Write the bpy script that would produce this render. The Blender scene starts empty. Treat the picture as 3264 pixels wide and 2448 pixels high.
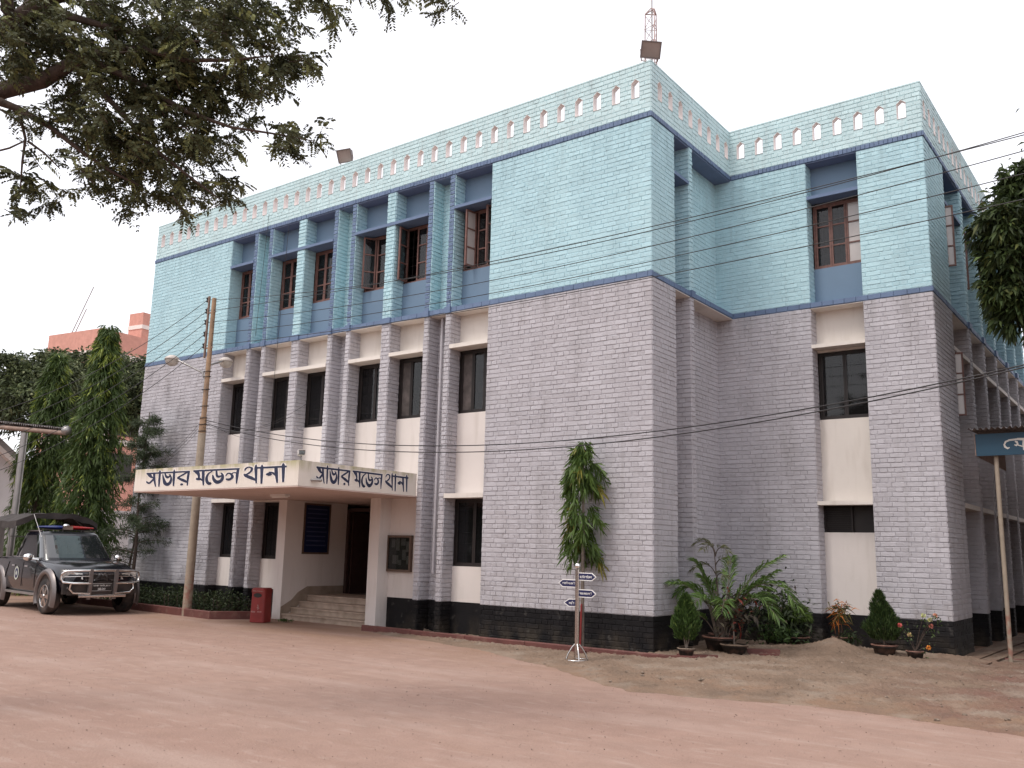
import bpy, math, random
import numpy as np
from mathutils import Vector, Matrix
random.seed(7); rng = np.random.default_rng(11)
SC = bpy.context.scene; COL = SC.collection

# ------------------------------------------------------------------ camera, sky, sun, exposure
CAM = np.array([6.878, -12.944, 1.576]); YAW, PITCH, ROLL = -0.6456, 0.1822, 0.0237
FPX = 2869.48                                    # focal length in pixels of a 3264 wide picture
_f = np.array([math.sin(YAW)*math.cos(PITCH), math.cos(YAW)*math.cos(PITCH), math.sin(PITCH)])
_r = np.array([math.cos(YAW), -math.sin(YAW), 0.0]); _u = np.cross(_r, _f)
RT = _r*math.cos(ROLL)+_u*math.sin(ROLL); UP = -_r*math.sin(ROLL)+_u*math.cos(ROLL); FW = _f
cd = bpy.data.cameras.new('camera'); cd.sensor_width = 36; cd.lens = FPX/3264*36; cd.clip_end = 2000; cd.clip_start = .05
camo = bpy.data.objects.new('camera', cd); COL.objects.link(camo); SC.camera = camo
camo.matrix_world = Matrix(((RT[0], UP[0], -FW[0], CAM[0]), (RT[1], UP[1], -FW[1], CAM[1]), (RT[2], UP[2], -FW[2], CAM[2]), (0, 0, 0, 1)))
SUN_EL, SUN_AZ = math.radians(58), math.radians(200)     # azimuth from +Y clockwise: high, in front of the main facade
w = bpy.data.worlds.new('World'); SC.world = w; w.use_nodes = True
nt = w.node_tree; nt.nodes.clear()
sky = nt.nodes.new('ShaderNodeTexSky'); sky.sky_type = 'NISHITA'; sky.sun_disc = False
sky.sun_elevation = SUN_EL; sky.sun_rotation = SUN_AZ; sky.dust_density = 3.0
b1 = nt.nodes.new('ShaderNodeBackground'); b1.inputs[1].default_value = 0.05
b2 = nt.nodes.new('ShaderNodeBackground'); b2.inputs[0].default_value = (1.0, .975, .985, 1); b2.inputs[1].default_value = 1.02
ad = nt.nodes.new('ShaderNodeAddShader'); wo = nt.nodes.new('ShaderNodeOutputWorld')
nt.links.new(sky.outputs[0], b1.inputs[0]); nt.links.new(b1.outputs[0], ad.inputs[0]); nt.links.new(b2.outputs[0], ad.inputs[1]); nt.links.new(ad.outputs[0], wo.inputs[0])
sl = bpy.data.lights.new('sun', 'SUN'); sl.energy = 1.5; sl.angle = math.radians(18); sl.color = (1, .95, .88)
so = bpy.data.objects.new('sun', sl); COL.objects.link(so)
sd = Vector((math.sin(SUN_AZ)*math.cos(SUN_EL), math.cos(SUN_AZ)*math.cos(SUN_EL), math.sin(SUN_EL)))
so.rotation_euler = sd.to_track_quat('Z', 'Y').to_euler(); so.location = (0, -10, 20)
SC.view_settings.view_transform = 'Standard'; SC.view_settings.look = 'None'; SC.view_settings.gamma = 1
SC.view_settings.use_curve_mapping = False; SC.view_settings.exposure = 0.27

def at(dx, dy, dist):                            # point at a distance along the sight line of a picture position (2212 x 1659)
    px, py = dx*3264/2212, dy*3264/2212
    d = FW+RT*(px-1632)/FPX+UP*(1224-py)/FPX
    return CAM+d/np.linalg.norm(d)*dist
def at_y(dx, dy, y):
    px, py = dx*3264/2212, dy*3264/2212
    d = FW+RT*(px-1632)/FPX+UP*(1224-py)/FPX
    return CAM+d*(y-CAM[1])/d[1]

# ------------------------------------------------------------------ materials
MATS = {}
def srgb(r, g, b):
    return tuple(((c/255)/12.92 if c/255 <= .04045 else ((c/255+.055)/1.055)**2.4) for c in (r, g, b))
def mat(name, col, rough=.8, metal=0, var=.12, vscale=3.0, bump=0.0, bscale=60, dirt=None, spec=.4, coat=0, emit=None, attr=False, trans=0, alpha=1.0):
    m = bpy.data.materials.new(name); m.use_nodes = True; t = m.node_tree; n = t.nodes; L = t.links
    p = n['Principled BSDF']; p.inputs['Roughness'].default_value = rough; p.inputs['Metallic'].default_value = metal
    p.inputs['Specular IOR Level'].default_value = spec; p.inputs['Coat Weight'].default_value = coat; p.inputs['Coat Roughness'].default_value = .05
    geo = n.new('ShaderNodeNewGeometry'); out = None
    def noise(scale, detail=5, sc=(1, 1, 1)):
        mp = n.new('ShaderNodeMapping'); mp.inputs['Scale'].default_value = sc; L.new(geo.outputs['Position'], mp.inputs[0])
        x = n.new('ShaderNodeTexNoise'); x.inputs['Scale'].default_value = scale; x.inputs['Detail'].default_value = detail; L.new(mp.outputs[0], x.inputs[0]); return x.outputs[0]
    def ramp(src, a, b):
        r = n.new('ShaderNodeMapRange'); r.inputs[1].default_value = a; r.inputs[2].default_value = b; L.new(src, r.inputs[0]); return r.outputs[0]
    def mix(fac, a, b, mode='MIX'):
        x = n.new('ShaderNodeMix'); x.data_type = 'RGBA'; x.blend_type = mode
        if isinstance(fac, float): x.inputs[0].default_value = fac
        else: L.new(fac, x.inputs[0])
        for i, v in ((6, a), (7, b)):
            if isinstance(v, tuple): x.inputs[i].default_value = (*v[:3], 1)
            else: L.new(v, x.inputs[i])
        return x.outputs[2]
    lo = tuple(c*(1-var) for c in col); hi = tuple(min(1, c*(1+var)) for c in col)
    if attr:
        a = n.new('ShaderNodeAttribute'); a.attribute_name = 'Col'; out = a.outputs['Color']
    else:
        out = mix(ramp(noise(vscale), .3, .7), lo, hi)
    if dirt:                                     # list of (colour, noise scale, axis scale, low, high, strength[, (axis, from, to)])
        for dd in dirt:
            f = ramp(noise(dd[1], 6, dd[2]), dd[3], dd[4])
            mu = n.new('ShaderNodeMath'); mu.operation = 'MULTIPLY'; mu.inputs[1].default_value = dd[5]; L.new(f, mu.inputs[0]); f = mu.outputs[0]
            for ax, a0, a1 in dd[6:]:
                sx = n.new('ShaderNodeSeparateXYZ'); L.new(geo.outputs['Position'], sx.inputs[0])
                g = ramp(sx.outputs[ax], a0, a1)
                mu = n.new('ShaderNodeMath'); mu.operation = 'MULTIPLY'; L.new(f, mu.inputs[0]); L.new(g, mu.inputs[1]); f = mu.outputs[0]
            out = mix(f, out, dd[0])
    L.new(out, p.inputs['Base Color'])
    if bump:
        bn = n.new('ShaderNodeBump'); bn.inputs['Strength'].default_value = bump; bn.inputs['Distance'].default_value = .02
        L.new(noise(bscale, 6), bn.inputs['Height']); L.new(bn.outputs[0], p.inputs['Normal'])
    if emit: p.inputs['Emission Color'].default_value = (*emit[:3], 1); p.inputs['Emission Strength'].default_value = emit[3]
    if alpha < 1: p.inputs['Alpha'].default_value = alpha
    if trans:
        tr = n.new('ShaderNodeBsdfTranslucent'); L.new(out, tr.inputs[0]); ms = n.new('ShaderNodeMixShader'); ms.inputs[0].default_value = trans
        L.new(p.outputs[0], ms.inputs[1]); L.new(tr.outputs[0], ms.inputs[2]); L.new(ms.outputs[0], n['Material Output'].inputs[0])
    MATS[name] = m; return m

DK = (.05, .045, .045)
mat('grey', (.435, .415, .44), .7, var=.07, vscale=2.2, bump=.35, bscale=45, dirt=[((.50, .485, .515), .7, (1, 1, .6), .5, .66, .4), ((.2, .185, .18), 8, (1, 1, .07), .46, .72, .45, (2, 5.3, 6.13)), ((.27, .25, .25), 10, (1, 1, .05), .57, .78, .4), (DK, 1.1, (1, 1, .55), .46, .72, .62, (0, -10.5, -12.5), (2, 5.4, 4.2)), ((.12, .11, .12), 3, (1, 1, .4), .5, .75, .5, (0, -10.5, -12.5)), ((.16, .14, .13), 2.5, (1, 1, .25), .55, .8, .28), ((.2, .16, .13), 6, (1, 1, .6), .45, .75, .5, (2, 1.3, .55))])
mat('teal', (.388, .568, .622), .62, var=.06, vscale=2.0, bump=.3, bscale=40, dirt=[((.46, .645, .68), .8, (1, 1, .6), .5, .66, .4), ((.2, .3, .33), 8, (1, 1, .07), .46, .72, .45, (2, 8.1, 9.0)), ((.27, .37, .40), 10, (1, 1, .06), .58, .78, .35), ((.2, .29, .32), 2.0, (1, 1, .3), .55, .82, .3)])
mat('parapet', (.485, .63, .65), .65, var=.06, vscale=1.5, bump=.3, bscale=40, dirt=[((.36, .40, .40), 12, (1, 1, .05), .56, .76, .45), ((.2, .24, .25), 3.0, (1, 1, .2), .5, .8, .4, (2, 9.3, 10.0)), ((.45, .47, .47), 1.2, (1, 1, .2), .45, .7, .5, (1, 3.5, 5.0))])
mat('black', (.010, .009, .010), .65, var=.25, vscale=3, bump=.3, bscale=40, spec=.2, dirt=[((.09, .07, .05), 4, (1, 1, .6), .4, .75, .75, (2, .4, .05)), ((.11, .1, .09), 7, (1, 1, 1), .62, .75, .5)])
mat('indigo', (.115, .165, .27), .6, var=.1, bump=.3)
mat('bluepanel', (.135, .205, .29), .6, var=.05, vscale=1.2, bump=.05, bscale=30)
mat('soffit_blue', (.13, .165, .26), .7, var=.08)
mat('cream', (.67, .615, .565), .75, var=.05, vscale=1.3, bump=.06, bscale=25, dirt=[((.35, .29, .23), 3, (1, 1, .25), .55, .8, .4), ((.42, .36, .30), 6, (1, 1, .16), .54, .78, .34)])
mat('white', (.68, .62, .585), .75, var=.05, vscale=1.2, bump=.06, bscale=25, dirt=[((.33, .26, .21), 4, (1, 1, .5), .45, .8, .55, (2, .75, .05)), ((.42, .36, .30), 6, (1, 1, .16), .54, .78, .34)])
mat('canopy', (.70, .63, .56), .75, var=.05, vscale=2, bump=.08, bscale=30, dirt=[((.30, .28, .10), 3.2, (1.5, 1.5, .45), .38, .62, .8, (2, 2.78, 3.0)), ((.22, .18, .10), 9, (1.5, 1.5, .12), .52, .75, .55, (2, 2.62, 3.0))])
mat('soffit', (.56, .43, .38), .8, var=.06, vscale=1.5)
mat('niche', (.80, .73, .71), .8, var=.1)
mat('interior', (.10, .085, .08), .9, var=.15)
mat('lobby', (.16, .13, .12), .9, var=.15)
mat('step', (.44, .34, .27), .6, var=.12, vscale=6, bump=.1, dirt=[((.2, .15, .1), 5, (1, 1, 1), .45, .7, .5)])
mat('dado', (.33, .26, .205), .6, var=.15, vscale=5, dirt=[((.16, .13, .09), 4, (1, 1, 1), .45, .7, .6)])
mat('darkframe', (.022, .017, .016), .5, var=.2)
mat('wood', (.16, .08, .066), .55, var=.25, vscale=14)
mat('door', (.055, .03, .026), .5, var=.2, vscale=8)
mat('curtain', (.5, .42, .38), .9, var=.1)
mat('steel', (.55, .52, .50), .22, metal=1, var=.06)
mat('chrome', (.8, .79, .78), .08, metal=1, var=.02)
mat('galv', (.34, .32, .31), .45, metal=.7, var=.15)
mat('rust', (.22, .15, .12), .8, var=.25, vscale=8)
mat('polewood', (.30, .19, .115), .75, var=.18, vscale=6, bump=.15, bscale=30, dirt=[((.14, .10, .08), 9, (1, 1, .15), .45, .7, .6)])
mat('polebase', (.30, .245, .19), .8, var=.15, vscale=6, dirt=[((.25, .07, .05), 8, (1, 1, 1), .45, .6, .6, (2, 1.1, .7))])
mat('wire', (.018, .015, .015), .5)
mat('kerb', (.125, .045, .038), .65, var=.2, vscale=4, bump=.15, dirt=[((.26, .17, .13), 6, (1, 1, 1), .55, .78, .45)])
mat('redpaint', (.22, .028, .026), .45, var=.15, vscale=5)
mat('letter', (.018, .024, .06), .5, var=.15)
mat('letterborder', (.78, .72, .68), .7, var=.03)  # pale border painted round the canopy letters
mat('signblue', (.018, .02, .075), .4, var=.1)
mat('signwhite', (.78, .76, .74), .5, var=.03)
mat('shedblue', (.011, .045, .078), .5, var=.1)
mat('tin', (.17, .15, .145), .6, metal=.5, var=.25, vscale=6)
mat('noticewood', (.11, .07, .05), .6, var=.2, vscale=10)
mat('noticeback', (.10, .11, .085), .6, var=.3, vscale=9)
mat('paper', (.45, .47, .42), .8, var=.12, vscale=20)
mat('boardblue', (.008, .014, .055), .35, var=.1)
mat('floodbody', (.17, .14, .135), .6, var=.15)
mat('floodglass', (.26, .21, .19), .2, var=.2)
mat('tower', (.42, .30, .28), .7, var=.3, vscale=4)
mat('asphaltdirt', (.31, .207, .167), .95, var=.08, vscale=3.2, bump=.5, bscale=38, spec=.12, dirt=[((.26, .16, .127), .4, (.4, 1, 1), .42, .72, .45), ((.40, .295, .25), 1.1, (.3, 1.4, 1), .5, .7, .5), ((.265, .17, .128), 2.6, (.3, 1.6, 1), .54, .72, .45), ((.40, .30, .255), 6, (.5, 1.5, 1), .56, .7, .4), ((.24, .16, .12), 34, (1, 1, 1), .6, .72, .45), ((.42, .32, .27), 80, (1, 1, 1), .58, .7, .45), ((.27, .17, .112), 1.4, (.4, 1, 1), .36, .6, .8, (1, -3.4, -.8))])
mat('sand', (.205, .146, .108), .97, var=.2, vscale=1.6, bump=.8, bscale=30, spec=.1, dirt=[((.17, .095, .075), 1.1, (1, 1, 1), .36, .6, .9, (0, 3.2, 4.8)), ((.225, .145, .10), 1.6, (1, 1, 1), .36, .60, .9, (1, -1.2, -2.6)), ((.29, .245, .2), 1.7, (1, 1, 1), .5, .72, .6), ((.15, .108, .082), 3.3, (1, 1, 1), .54, .7, .5), ((.31, .25, .2), 45, (1, 1, 1), .6, .7, .4), ((.13, .095, .072), 13, (1, 1, 1), .62, .72, .6)])
mat('soil', (.07, .05, .038), .95, var=.3, vscale=12, bump=.4)
mat('pot', (.035, .028, .026), .75, var=.3, vscale=9, dirt=[((.2, .11, .08), 9, (1, 1, 1), .5, .7, .6)])
mat('potrim', (.24, .125, .095), .85, var=.25, vscale=12)
mat('bark', (.075, .052, .042), .9, var=.35, vscale=14, bump=.5, bscale=40)
mat('barkgrey', (.15, .12, .10), .9, var=.3, vscale=14, bump=.3)
mat('leaf', (.06, .1, .03), .55, attr=True, trans=.3, spec=.35)
mat('leafdark', (.06, .1, .03), .6, attr=True, trans=.22, spec=.3)
mat('petal', (.6, .2, .1), .6, attr=True, trans=.3)
mat('carpaint', (.004, .004, .008), .22, var=.05, coat=.45, dirt=[((.07, .05, .04), 1.2, (1, 1, 1), .35, .7, .4, (2, .95, .4))])
mat('carplastic', (.018, .016, .016), .6, var=.1, dirt=[((.16, .11, .09), 3, (1, 1, 1), .4, .7, .4)])
mat('flare', (.20, .175, .17), .4, metal=.6, var=.1)
mat('tyre', (.022, .02, .02), .85, var=.2, dirt=[((.17, .12, .10), 5, (1, 1, 1), .4, .7, .6)])
mat('carglass', (.012, .014, .016), .03, var=.02, spec=.9, coat=1.0)
mat('lampglass', (.55, .52, .50), .06, metal=.5, var=.3, vscale=30, spec=.8)
mat('bluelens', (.012, .025, .14), .15, var=.1, coat=.6)
mat('redlens', (.30, .012, .012), .15, var=.1, coat=.6)
mat('canvas', (.050, .042, .040), .9, var=.25, vscale=5, bump=.3, bscale=20)
mat('canvasred', (.20, .07, .045), .9, var=.2, vscale=8)
mat('glassmid', (.10, .085, .08), .15, var=.35, vscale=6, spec=.5)
mat('glass', (.012, .012, .013), .04, var=.05, spec=.7, alpha=.45)
mat('glasspale', (.46, .41, .39), .12, var=.1, spec=.6)  # pale tone: curtains behind, and sky reflection painted into open sashes
mat('brickpink', (.54, .27, .215), .85, var=.10, vscale=3, bump=.1)
mat('bandwhite', (.72, .64, .60), .8, var=.05)
mat('whitewash', (.60, .57, .57), .85, var=.07, vscale=1.5, dirt=[((.35, .33, .32), 2.5, (1, 1, .3), .5, .8, .4)])
mat('concreteroof', (.27, .245, .235), .9, var=.15, vscale=3)
mat('cctv', (.60, .58, .56), .4, var=.08)
mat('lampshade', (.50, .44, .40), .5, var=.15)
mat('lampbowl', (.55, .50, .44), .15, var=.08, alpha=.75)
mat('debris', (.2, .15, .115), .9, var=.5, vscale=30)
MI = MATS

# ------------------------------------------------------------------ geometry helpers
class B:
    def __init__(s): s.v = []; s.f = []; s.m = []; s.sm = []
    def add(s, vs, fs, mi=0, sm=False):
        k = len(s.v); s.v += [tuple(map(float, a)) for a in vs]; s.f += [tuple(i+k for i in f) for f in fs]; s.m += [mi]*len(fs); s.sm += [sm]*len(fs); return s
    def box(s, x0, x1, y0, y1, z0, z1, mi=0, T=None):
        vs = [(x, y, z) for x in (x0, x1) for y in (y0, y1) for z in (z0, z1)]
        if T: vs = [T(*a) for a in vs]
        return s.add(vs, [(0, 1, 3, 2), (4, 6, 7, 5), (0, 4, 5, 1), (2, 3, 7, 6), (0, 2, 6, 4), (1, 5, 7, 3)], mi)
    def prism(s, pts, a0, a1, F, mi=0):            # 2D outline, F(u, v, a) -> point
        n = len(pts); vs = [F(u, v, a0) for u, v in pts]+[F(u, v, a1) for u, v in pts]
        return s.add(vs, [tuple(range(n)), tuple(range(2*n-1, n-1, -1))]+[(i, n+i, n+(i+1) % n, (i+1) % n) for i in range(n)], mi)
    def tube(s, pts, rad, n=8, mi=0, cap=True, sm=True):
        P = [np.array(p, float) for p in pts]; k = len(P); R = rad if hasattr(rad, '__len__') else [rad]*k
        vs = []; ref = None
        for i in range(k):
            t = P[min(i+1, k-1)]-P[max(i-1, 0)]; t = t/(np.linalg.norm(t)+1e-9)
            if ref is None: ref = np.array([0, 0, 1.]) if abs(t[2]) < .9 else np.array([1., 0, 0])
            a = ref-t*(ref@t); a /= np.linalg.norm(a)+1e-9; ref = a; b = np.cross(t, a)
            for j in range(n):
                q = 2*math.pi*j/n; vs.append(P[i]+R[i]*(a*math.cos(q)+b*math.sin(q)))
        fs = [(i*n+j, i*n+(j+1) % n, (i+1)*n+(j+1) % n, (i+1)*n+j) for i in range(k-1) for j in range(n)]
        s.add(vs, fs, mi, sm)
        if cap: s.add([vs[j] for j in range(n)], [tuple(range(n-1, -1, -1))], mi); s.add([vs[(k-1)*n+j] for j in range(n)], [tuple(range(n))], mi)
        return s
    def lathe(s, prof, c, n=16, mi=0, axis='z', sm=True, T=None):
        vs = []
        for r, h in prof:
            for j in range(n):
                q = 2*math.pi*j/n; x, y = r*math.cos(q), r*math.sin(q)
                vs.append((c[0]+x, c[1]+y, c[2]+h) if axis == 'z' else ((c[0]+x, c[1]+h, c[2]+y) if axis == 'y' else (c[0]+h, c[1]+x, c[2]+y)))
        if T: vs = [T(*a) for a in vs]
        return s.add(vs, [(i*n+j, i*n+(j+1) % n, (i+1)*n+(j+1) % n, (i+1)*n+j) for i in range(len(prof)-1) for j in range(n)], mi, sm)
    def ball(s, c, r, n=10, m=7, mi=0, sq=(1, 1, 1)):
        pr = [(r*math.sin(math.pi*i/m), -r*math.cos(math.pi*i/m)) for i in range(m+1)]
        vs = [(c[0]+a*math.cos(2*math.pi*j/n)*sq[0], c[1]+a*math.sin(2*math.pi*j/n)*sq[1], c[2]+h*sq[2]) for a, h in pr for j in range(n)]
        return s.add(vs, [(i*n+j, i*n+(j+1) % n, (i+1)*n+(j+1) % n, (i+1)*n+j) for i in range(m) for j in range(n)], mi, True)
    def obj(s, name, mats, parent=None, label=None, cat=None, group=None, kind=None, loc=None):
        me = bpy.data.meshes.new(name); me.from_pydata(s.v, [], s.f)
        for m in ([mats] if isinstance(mats, str) else mats): me.materials.append(MATS[m])
        me.polygons.foreach_set('material_index', s.m); me.polygons.foreach_set('use_smooth', s.sm); me.update()
        o = bpy.data.objects.new(name, me); COL.objects.link(o)
        if loc: o.location = loc
        if parent: setp(o, parent)
        return tag(o, label, cat, group, kind)
LOCAL = [False]
def wm(o): return (wm(o.parent) @ o.matrix_parent_inverse if o.parent else Matrix()) @ o.matrix_basis
def setp(o, parent):                             # meshes are built in world coordinates unless LOCAL is set
    o.parent = parent
    if not LOCAL[0]: o.matrix_parent_inverse = wm(parent).inverted()
def tag(o, label=None, cat=None, group=None, kind=None):
    for k, v in (('label', label), ('category', cat), ('group', group), ('kind', kind)):
        if v: o[k] = v
    return o
def thing(name, label, cat, loc=(0, 0, 0), rz=0, group=None):
    o = bpy.data.objects.new(name, None); o.empty_display_size = .2; COL.objects.link(o); o.location = loc; o.rotation_euler = (0, 0, rz)
    return tag(o, label, cat, group)
def part(name, m, parent, fn): b = B(); fn(b); return b.obj(name, m, parent)

def leaves(name, P, D, L, Wd, C, m='leaf', parent=None, droop=.25, fold=.0, **kw):
    """one mesh of small two-faced leaves: P base points, D directions, L lengths, Wd widths, C colours"""
    P = np.asarray(P, float); D = np.asarray(D, float); D = D/(np.linalg.norm(D, axis=1, keepdims=True)+1e-9); n = len(P)
    L = np.broadcast_to(np.asarray(L, float), (n,))[:, None]; Wd = np.broadcast_to(np.asarray(Wd, float), (n,))[:, None]
    S = np.cross(D, rng.normal(size=(n, 3))); S /= np.linalg.norm(S, axis=1, keepdims=True)+1e-9
    mid = P+D*L*.5; tip = P+D*L+np.array([0, 0, -1.])*L*droop
    V = np.stack([P, mid+S*Wd*.5, mid-S*Wd*.5, tip], 1).reshape(-1, 3)
    k = np.arange(n)*4; F = np.concatenate([np.stack([k, k+1, k+2], 1), np.stack([k+1, k+3, k+2], 1)])
    me = bpy.data.meshes.new(name); me.vertices.add(len(V)); me.vertices.foreach_set('co', V.ravel())
    me.loops.add(F.size); me.loops.foreach_set('vertex_index', F.ravel()); me.polygons.add(len(F))
    me.polygons.foreach_set('loop_start', np.arange(len(F))*3); me.polygons.foreach_set('loop_total', np.full(len(F), 3)); me.update(); me.validate()
    ca = me.attributes.new('Col', 'FLOAT_COLOR', 'POINT'); cc = np.ones((n, 4, 4)); cc[:, :, :3] = np.asarray(C)[:, None, :]; ca.data.foreach_set('color', cc.ravel())
    me.materials.append(MATS[m]); o = bpy.data.objects.new(name, me); COL.objects.link(o)
    if parent: setp(o, parent)
    return tag(o, **kw)
def lcol(n, a, b, c=None, pc=.0, jit=.2):
    t = rng.random((n, 1)); col = np.array(a)*(1-t)+np.array(b)*t
    if c is not None: k = rng.random(n) < pc; col[k] = np.array(c)
    return np.clip(col*(1+jit*rng.normal(size=(n, 1))), .004, .9)
def unit(n):
    v = rng.normal(size=(n, 3)); return v/np.linalg.norm(v, axis=1, keepdims=True)
# ------------------------------------------------------------------ ground
ZB, Z2B, Z2T, Z1B, Z1T, ZT = .60, 6.136, 6.24, 9.012, 9.113, 10.05
XL, D1, W2 = -15.126, 3.355, 3.637
RD = .30                                          # depth of the window bays behind the brick fins
gb = B(); gb.add([(-300, -300, 0), (300, -300, 0), (300, 300, 0), (-300, 300, 0)], [(0, 1, 2, 3)]); gb.obj('ground', 'asphaltdirt', kind='structure')
# finely uneven yard around the camera
def fbm(x, y, s=1.0, seed=0):
    v = 0; a = 1
    for k in range(4):
        v = v+a*(np.sin(x*s*1.7+seed+1.3*np.sin(y*s*1.1+k*2.1))*np.cos(y*s*1.9-seed*.7+1.7*np.sin(x*s*.8+k))); s *= 2.1; a *= .5
    return v
def sheet(name, m, x0, x1, y0, y1, nx, ny, fz, kind='structure'):
    X, Y = np.meshgrid(np.linspace(x0, x1, nx), np.linspace(y0, y1, ny)); Zz = fz(X, Y)
    b = B(); b.v = list(map(tuple, np.stack([X, Y, Zz], -1).reshape(-1, 3)))
    for j in range(ny-1):
        for i in range(nx-1):
            k = j*nx+i
            if max(Zz[j, i], Zz[j, i+1], Zz[j+1, i], Zz[j+1, i+1]) < -.004: continue
            b.f.append((k, k+1, k+nx+1, k+nx)); b.m.append(0); b.sm.append(True)
    return b.obj(name, m, kind=kind)
bx = [-5.5, -5, -3, -1.5, -.46, .3, 1.0, 1.54, 2.2, 3.16, 4.1, 5.0, 6.2, 9]
by = [-.55, -.75, -1.15, -1.75, -2.26, -2.7, -3.15, -3.4, -3.2, -2.98, -2.88, -3.0, -3.3, -3.6]
def sandz(X, Y):
    e = Y-(np.interp(X, bx, by)+.06*fbm(X, Y, 1.3, 2)+.025*fbm(X, Y, 6, 5))
    s = np.clip(e/.5, -1, 1); z = np.where(e > 0, .022*np.clip(e/.25, 0, 1)**.6, .05*e)
    inn = np.clip((e-.2)/2.2, 0, 1); z = z+.06*inn*np.clip((X+1)/2, 0, 1)
    z = z+np.where(e > 0, 1, 0)*np.clip(e/.4, 0, 1)*(.010*fbm(X, Y, 2.2, 1)+.006*fbm(X, Y, 7, 3)+.010*rng.normal(size=X.shape))
    z = z+.20*np.exp(-(((X-2.08)/.34)**2+((Y-2.2)/.42)**2)**.8)+.05*np.exp(-(((X-1.4)/.9)**2+((Y-1.9)/.6)**2))
    z = z+.07*np.exp(-(((X-2.95)/.25)**2+((Y+.25)/.2)**2))+.035*np.exp(-(((X-3.3)/.6)**2+((Y-.2)/.3)**2))
    z = z-.05*np.clip((X-3.8)/.5, 0, 1)*np.clip((Y-1.5)/1, 0, 1)
    return z
sheet('sand', 'sand', -5.5, 8.5, -4.1, 3.30, 420, 225, sandz)
sheet('side_path', 'sand', 3.66, 8.5, 3.30, 22, 30, 90, lambda X, Y: np.where(X < 4.02, .035, np.where(X < 4.3, .009, .03))+.004*fbm(X, Y, 3, 1))

# ------------------------------------------------------------------ the building
HB = thing('office_building', 'three storey brick building painted pale blue above and grey below, black plinth', 'building', (0, 0, 0))
BR = []                                           # every brick: (verts, normal, material index)
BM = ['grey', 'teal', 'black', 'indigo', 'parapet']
JT = .0045
def face_bricks(T, nrm, u0, u1, z0, z1, rows, mi, bond=0, holes=(), proud=.012, jit=1.0):
    """English-bond bricks on a face; T(u, d, z) -> point with d the distance out of the face"""
    h = (z1-z0)/rows
    for r in range(rows):
        za, zb = z0+r*h, z0+(r+1)*h; step = .25 if (r+bond) % 2 else .125; ph = (.0625 if (r+bond) % 2 else 0)+random.uniform(-.018, .018)
        segs = [(u0, u1)]
        for (a, b, c, d) in holes:
            if zb > c+.01 and za < d-.01:
                ns = []
                for s0, s1 in segs:
                    if b <= s0 or a >= s1: ns.append((s0, s1)); continue
                    if a > s0: ns.append((s0, a))
                    if b < s1: ns.append((b, s1))
                segs = ns
        for s0, s1 in segs:
            k = math.floor((s0-ph)/step+.12); u = s0
            while u < s1-.004:
                k += 1; e = min(k*step+ph+random.uniform(-.005, .005), s1)
                if s1-e < .03: e = s1
                if e-u > .02: one_brick(T, nrm, u, e, za, zb, mi, proud, jit)
                u = e
def one_brick(T, nrm, ua, ub, za, zb, mi, proud=.012, jit=1.0):
    R = random.uniform; ub2 = ub
    ja = JT*R(.6, 1.25); a0, a1, c0, c1 = ua+ja*.25, ub-ja*.25, za+ja*1.25, zb-ja*.75
    p = proud*R(.72, 1.15); t1, t2 = R(-.0028, .0028)*jit, R(-.0022, .0022)*jit; q = .0065
    def J(): return R(-.0022, .0022)*jit
    vs = [T(a0, -.002, c0), T(a1, -.002, c0), T(a1, -.002, c1), T(a0, -.002, c1),
          T(a0+.003+J()*.6, p-t1-t2, c0+q+J()), T(a1-.003+J()*.6, p+t1-t2, c0+q+J()), T(a1-.003+J()*.6, p+t1+t2, c1-q+J()), T(a0+.003+J()*.6, p-t1+t2, c1-q+J())]
    BR.append((vs, nrm, mi))
def TY(y0): return lambda u, d, z: (u, y0-d, z)           # faces looking to -Y
def TX(x0): return lambda u, d, z: (x0+d, u, z)           # faces looking to +X
def TXm(x0): return lambda u, d, z: (x0-d, u, z)          # faces looking to -X
NY, NX, NXm = np.array([0, -1, 0]), np.array([1, 0, 0]), np.array([-1, 0, 0])
R1, R2, R3, R4 = 7, 66, 33, 11
def storey_bricks(T, n, u0, u1, bond=0, zs='pgt'):
    if 'p' in zs: face_bricks(T, n, u0, u1, .01, ZB, R1, 2, bond, proud=.008)
    if 'g' in zs: face_bricks(T, n, u0, u1, ZB, Z2B, R2, 0, bond, proud=.0105, jit=1.25)
    if 't' in zs: face_bricks(T, n, u0, u1, Z2T, Z1B, R3, 1, bond, proud=.0075)
# bodies behind the bricks (the joints show them)
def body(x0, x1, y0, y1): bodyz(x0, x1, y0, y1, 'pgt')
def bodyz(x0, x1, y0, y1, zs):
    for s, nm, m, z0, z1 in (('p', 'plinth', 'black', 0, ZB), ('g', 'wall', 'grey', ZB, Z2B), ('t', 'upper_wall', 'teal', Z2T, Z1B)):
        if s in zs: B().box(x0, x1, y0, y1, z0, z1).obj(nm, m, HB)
BAYS = [(-11.70, -10.80), (-10.12, -9.17), (-8.93, -7.96), (-7.26, -6.30), (-6.06, -5.11), (-4.42, -3.47)]
FINS = [(-10.80, -10.68, 1), (-10.24, -10.12, 1), (-9.17, -8.93, 0), (-7.96, -7.84, 1), (-7.38, -7.26, 1), (-6.30, -6.06, 0), (-5.11, -4.99, 1), (-4.54, -4.42, 1)]
body(XL, -11.70, 0, .5); body(-3.47, -.0, 0, .86)
storey_bricks(TY(0), NY, XL, -11.70); storey_bricks(TX(-11.70), NX, 0, RD, 1)
storey_bricks(TY(0), NY, -3.47, 0); storey_bricks(TX(0), NX, 0, .86, 1); 
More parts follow.
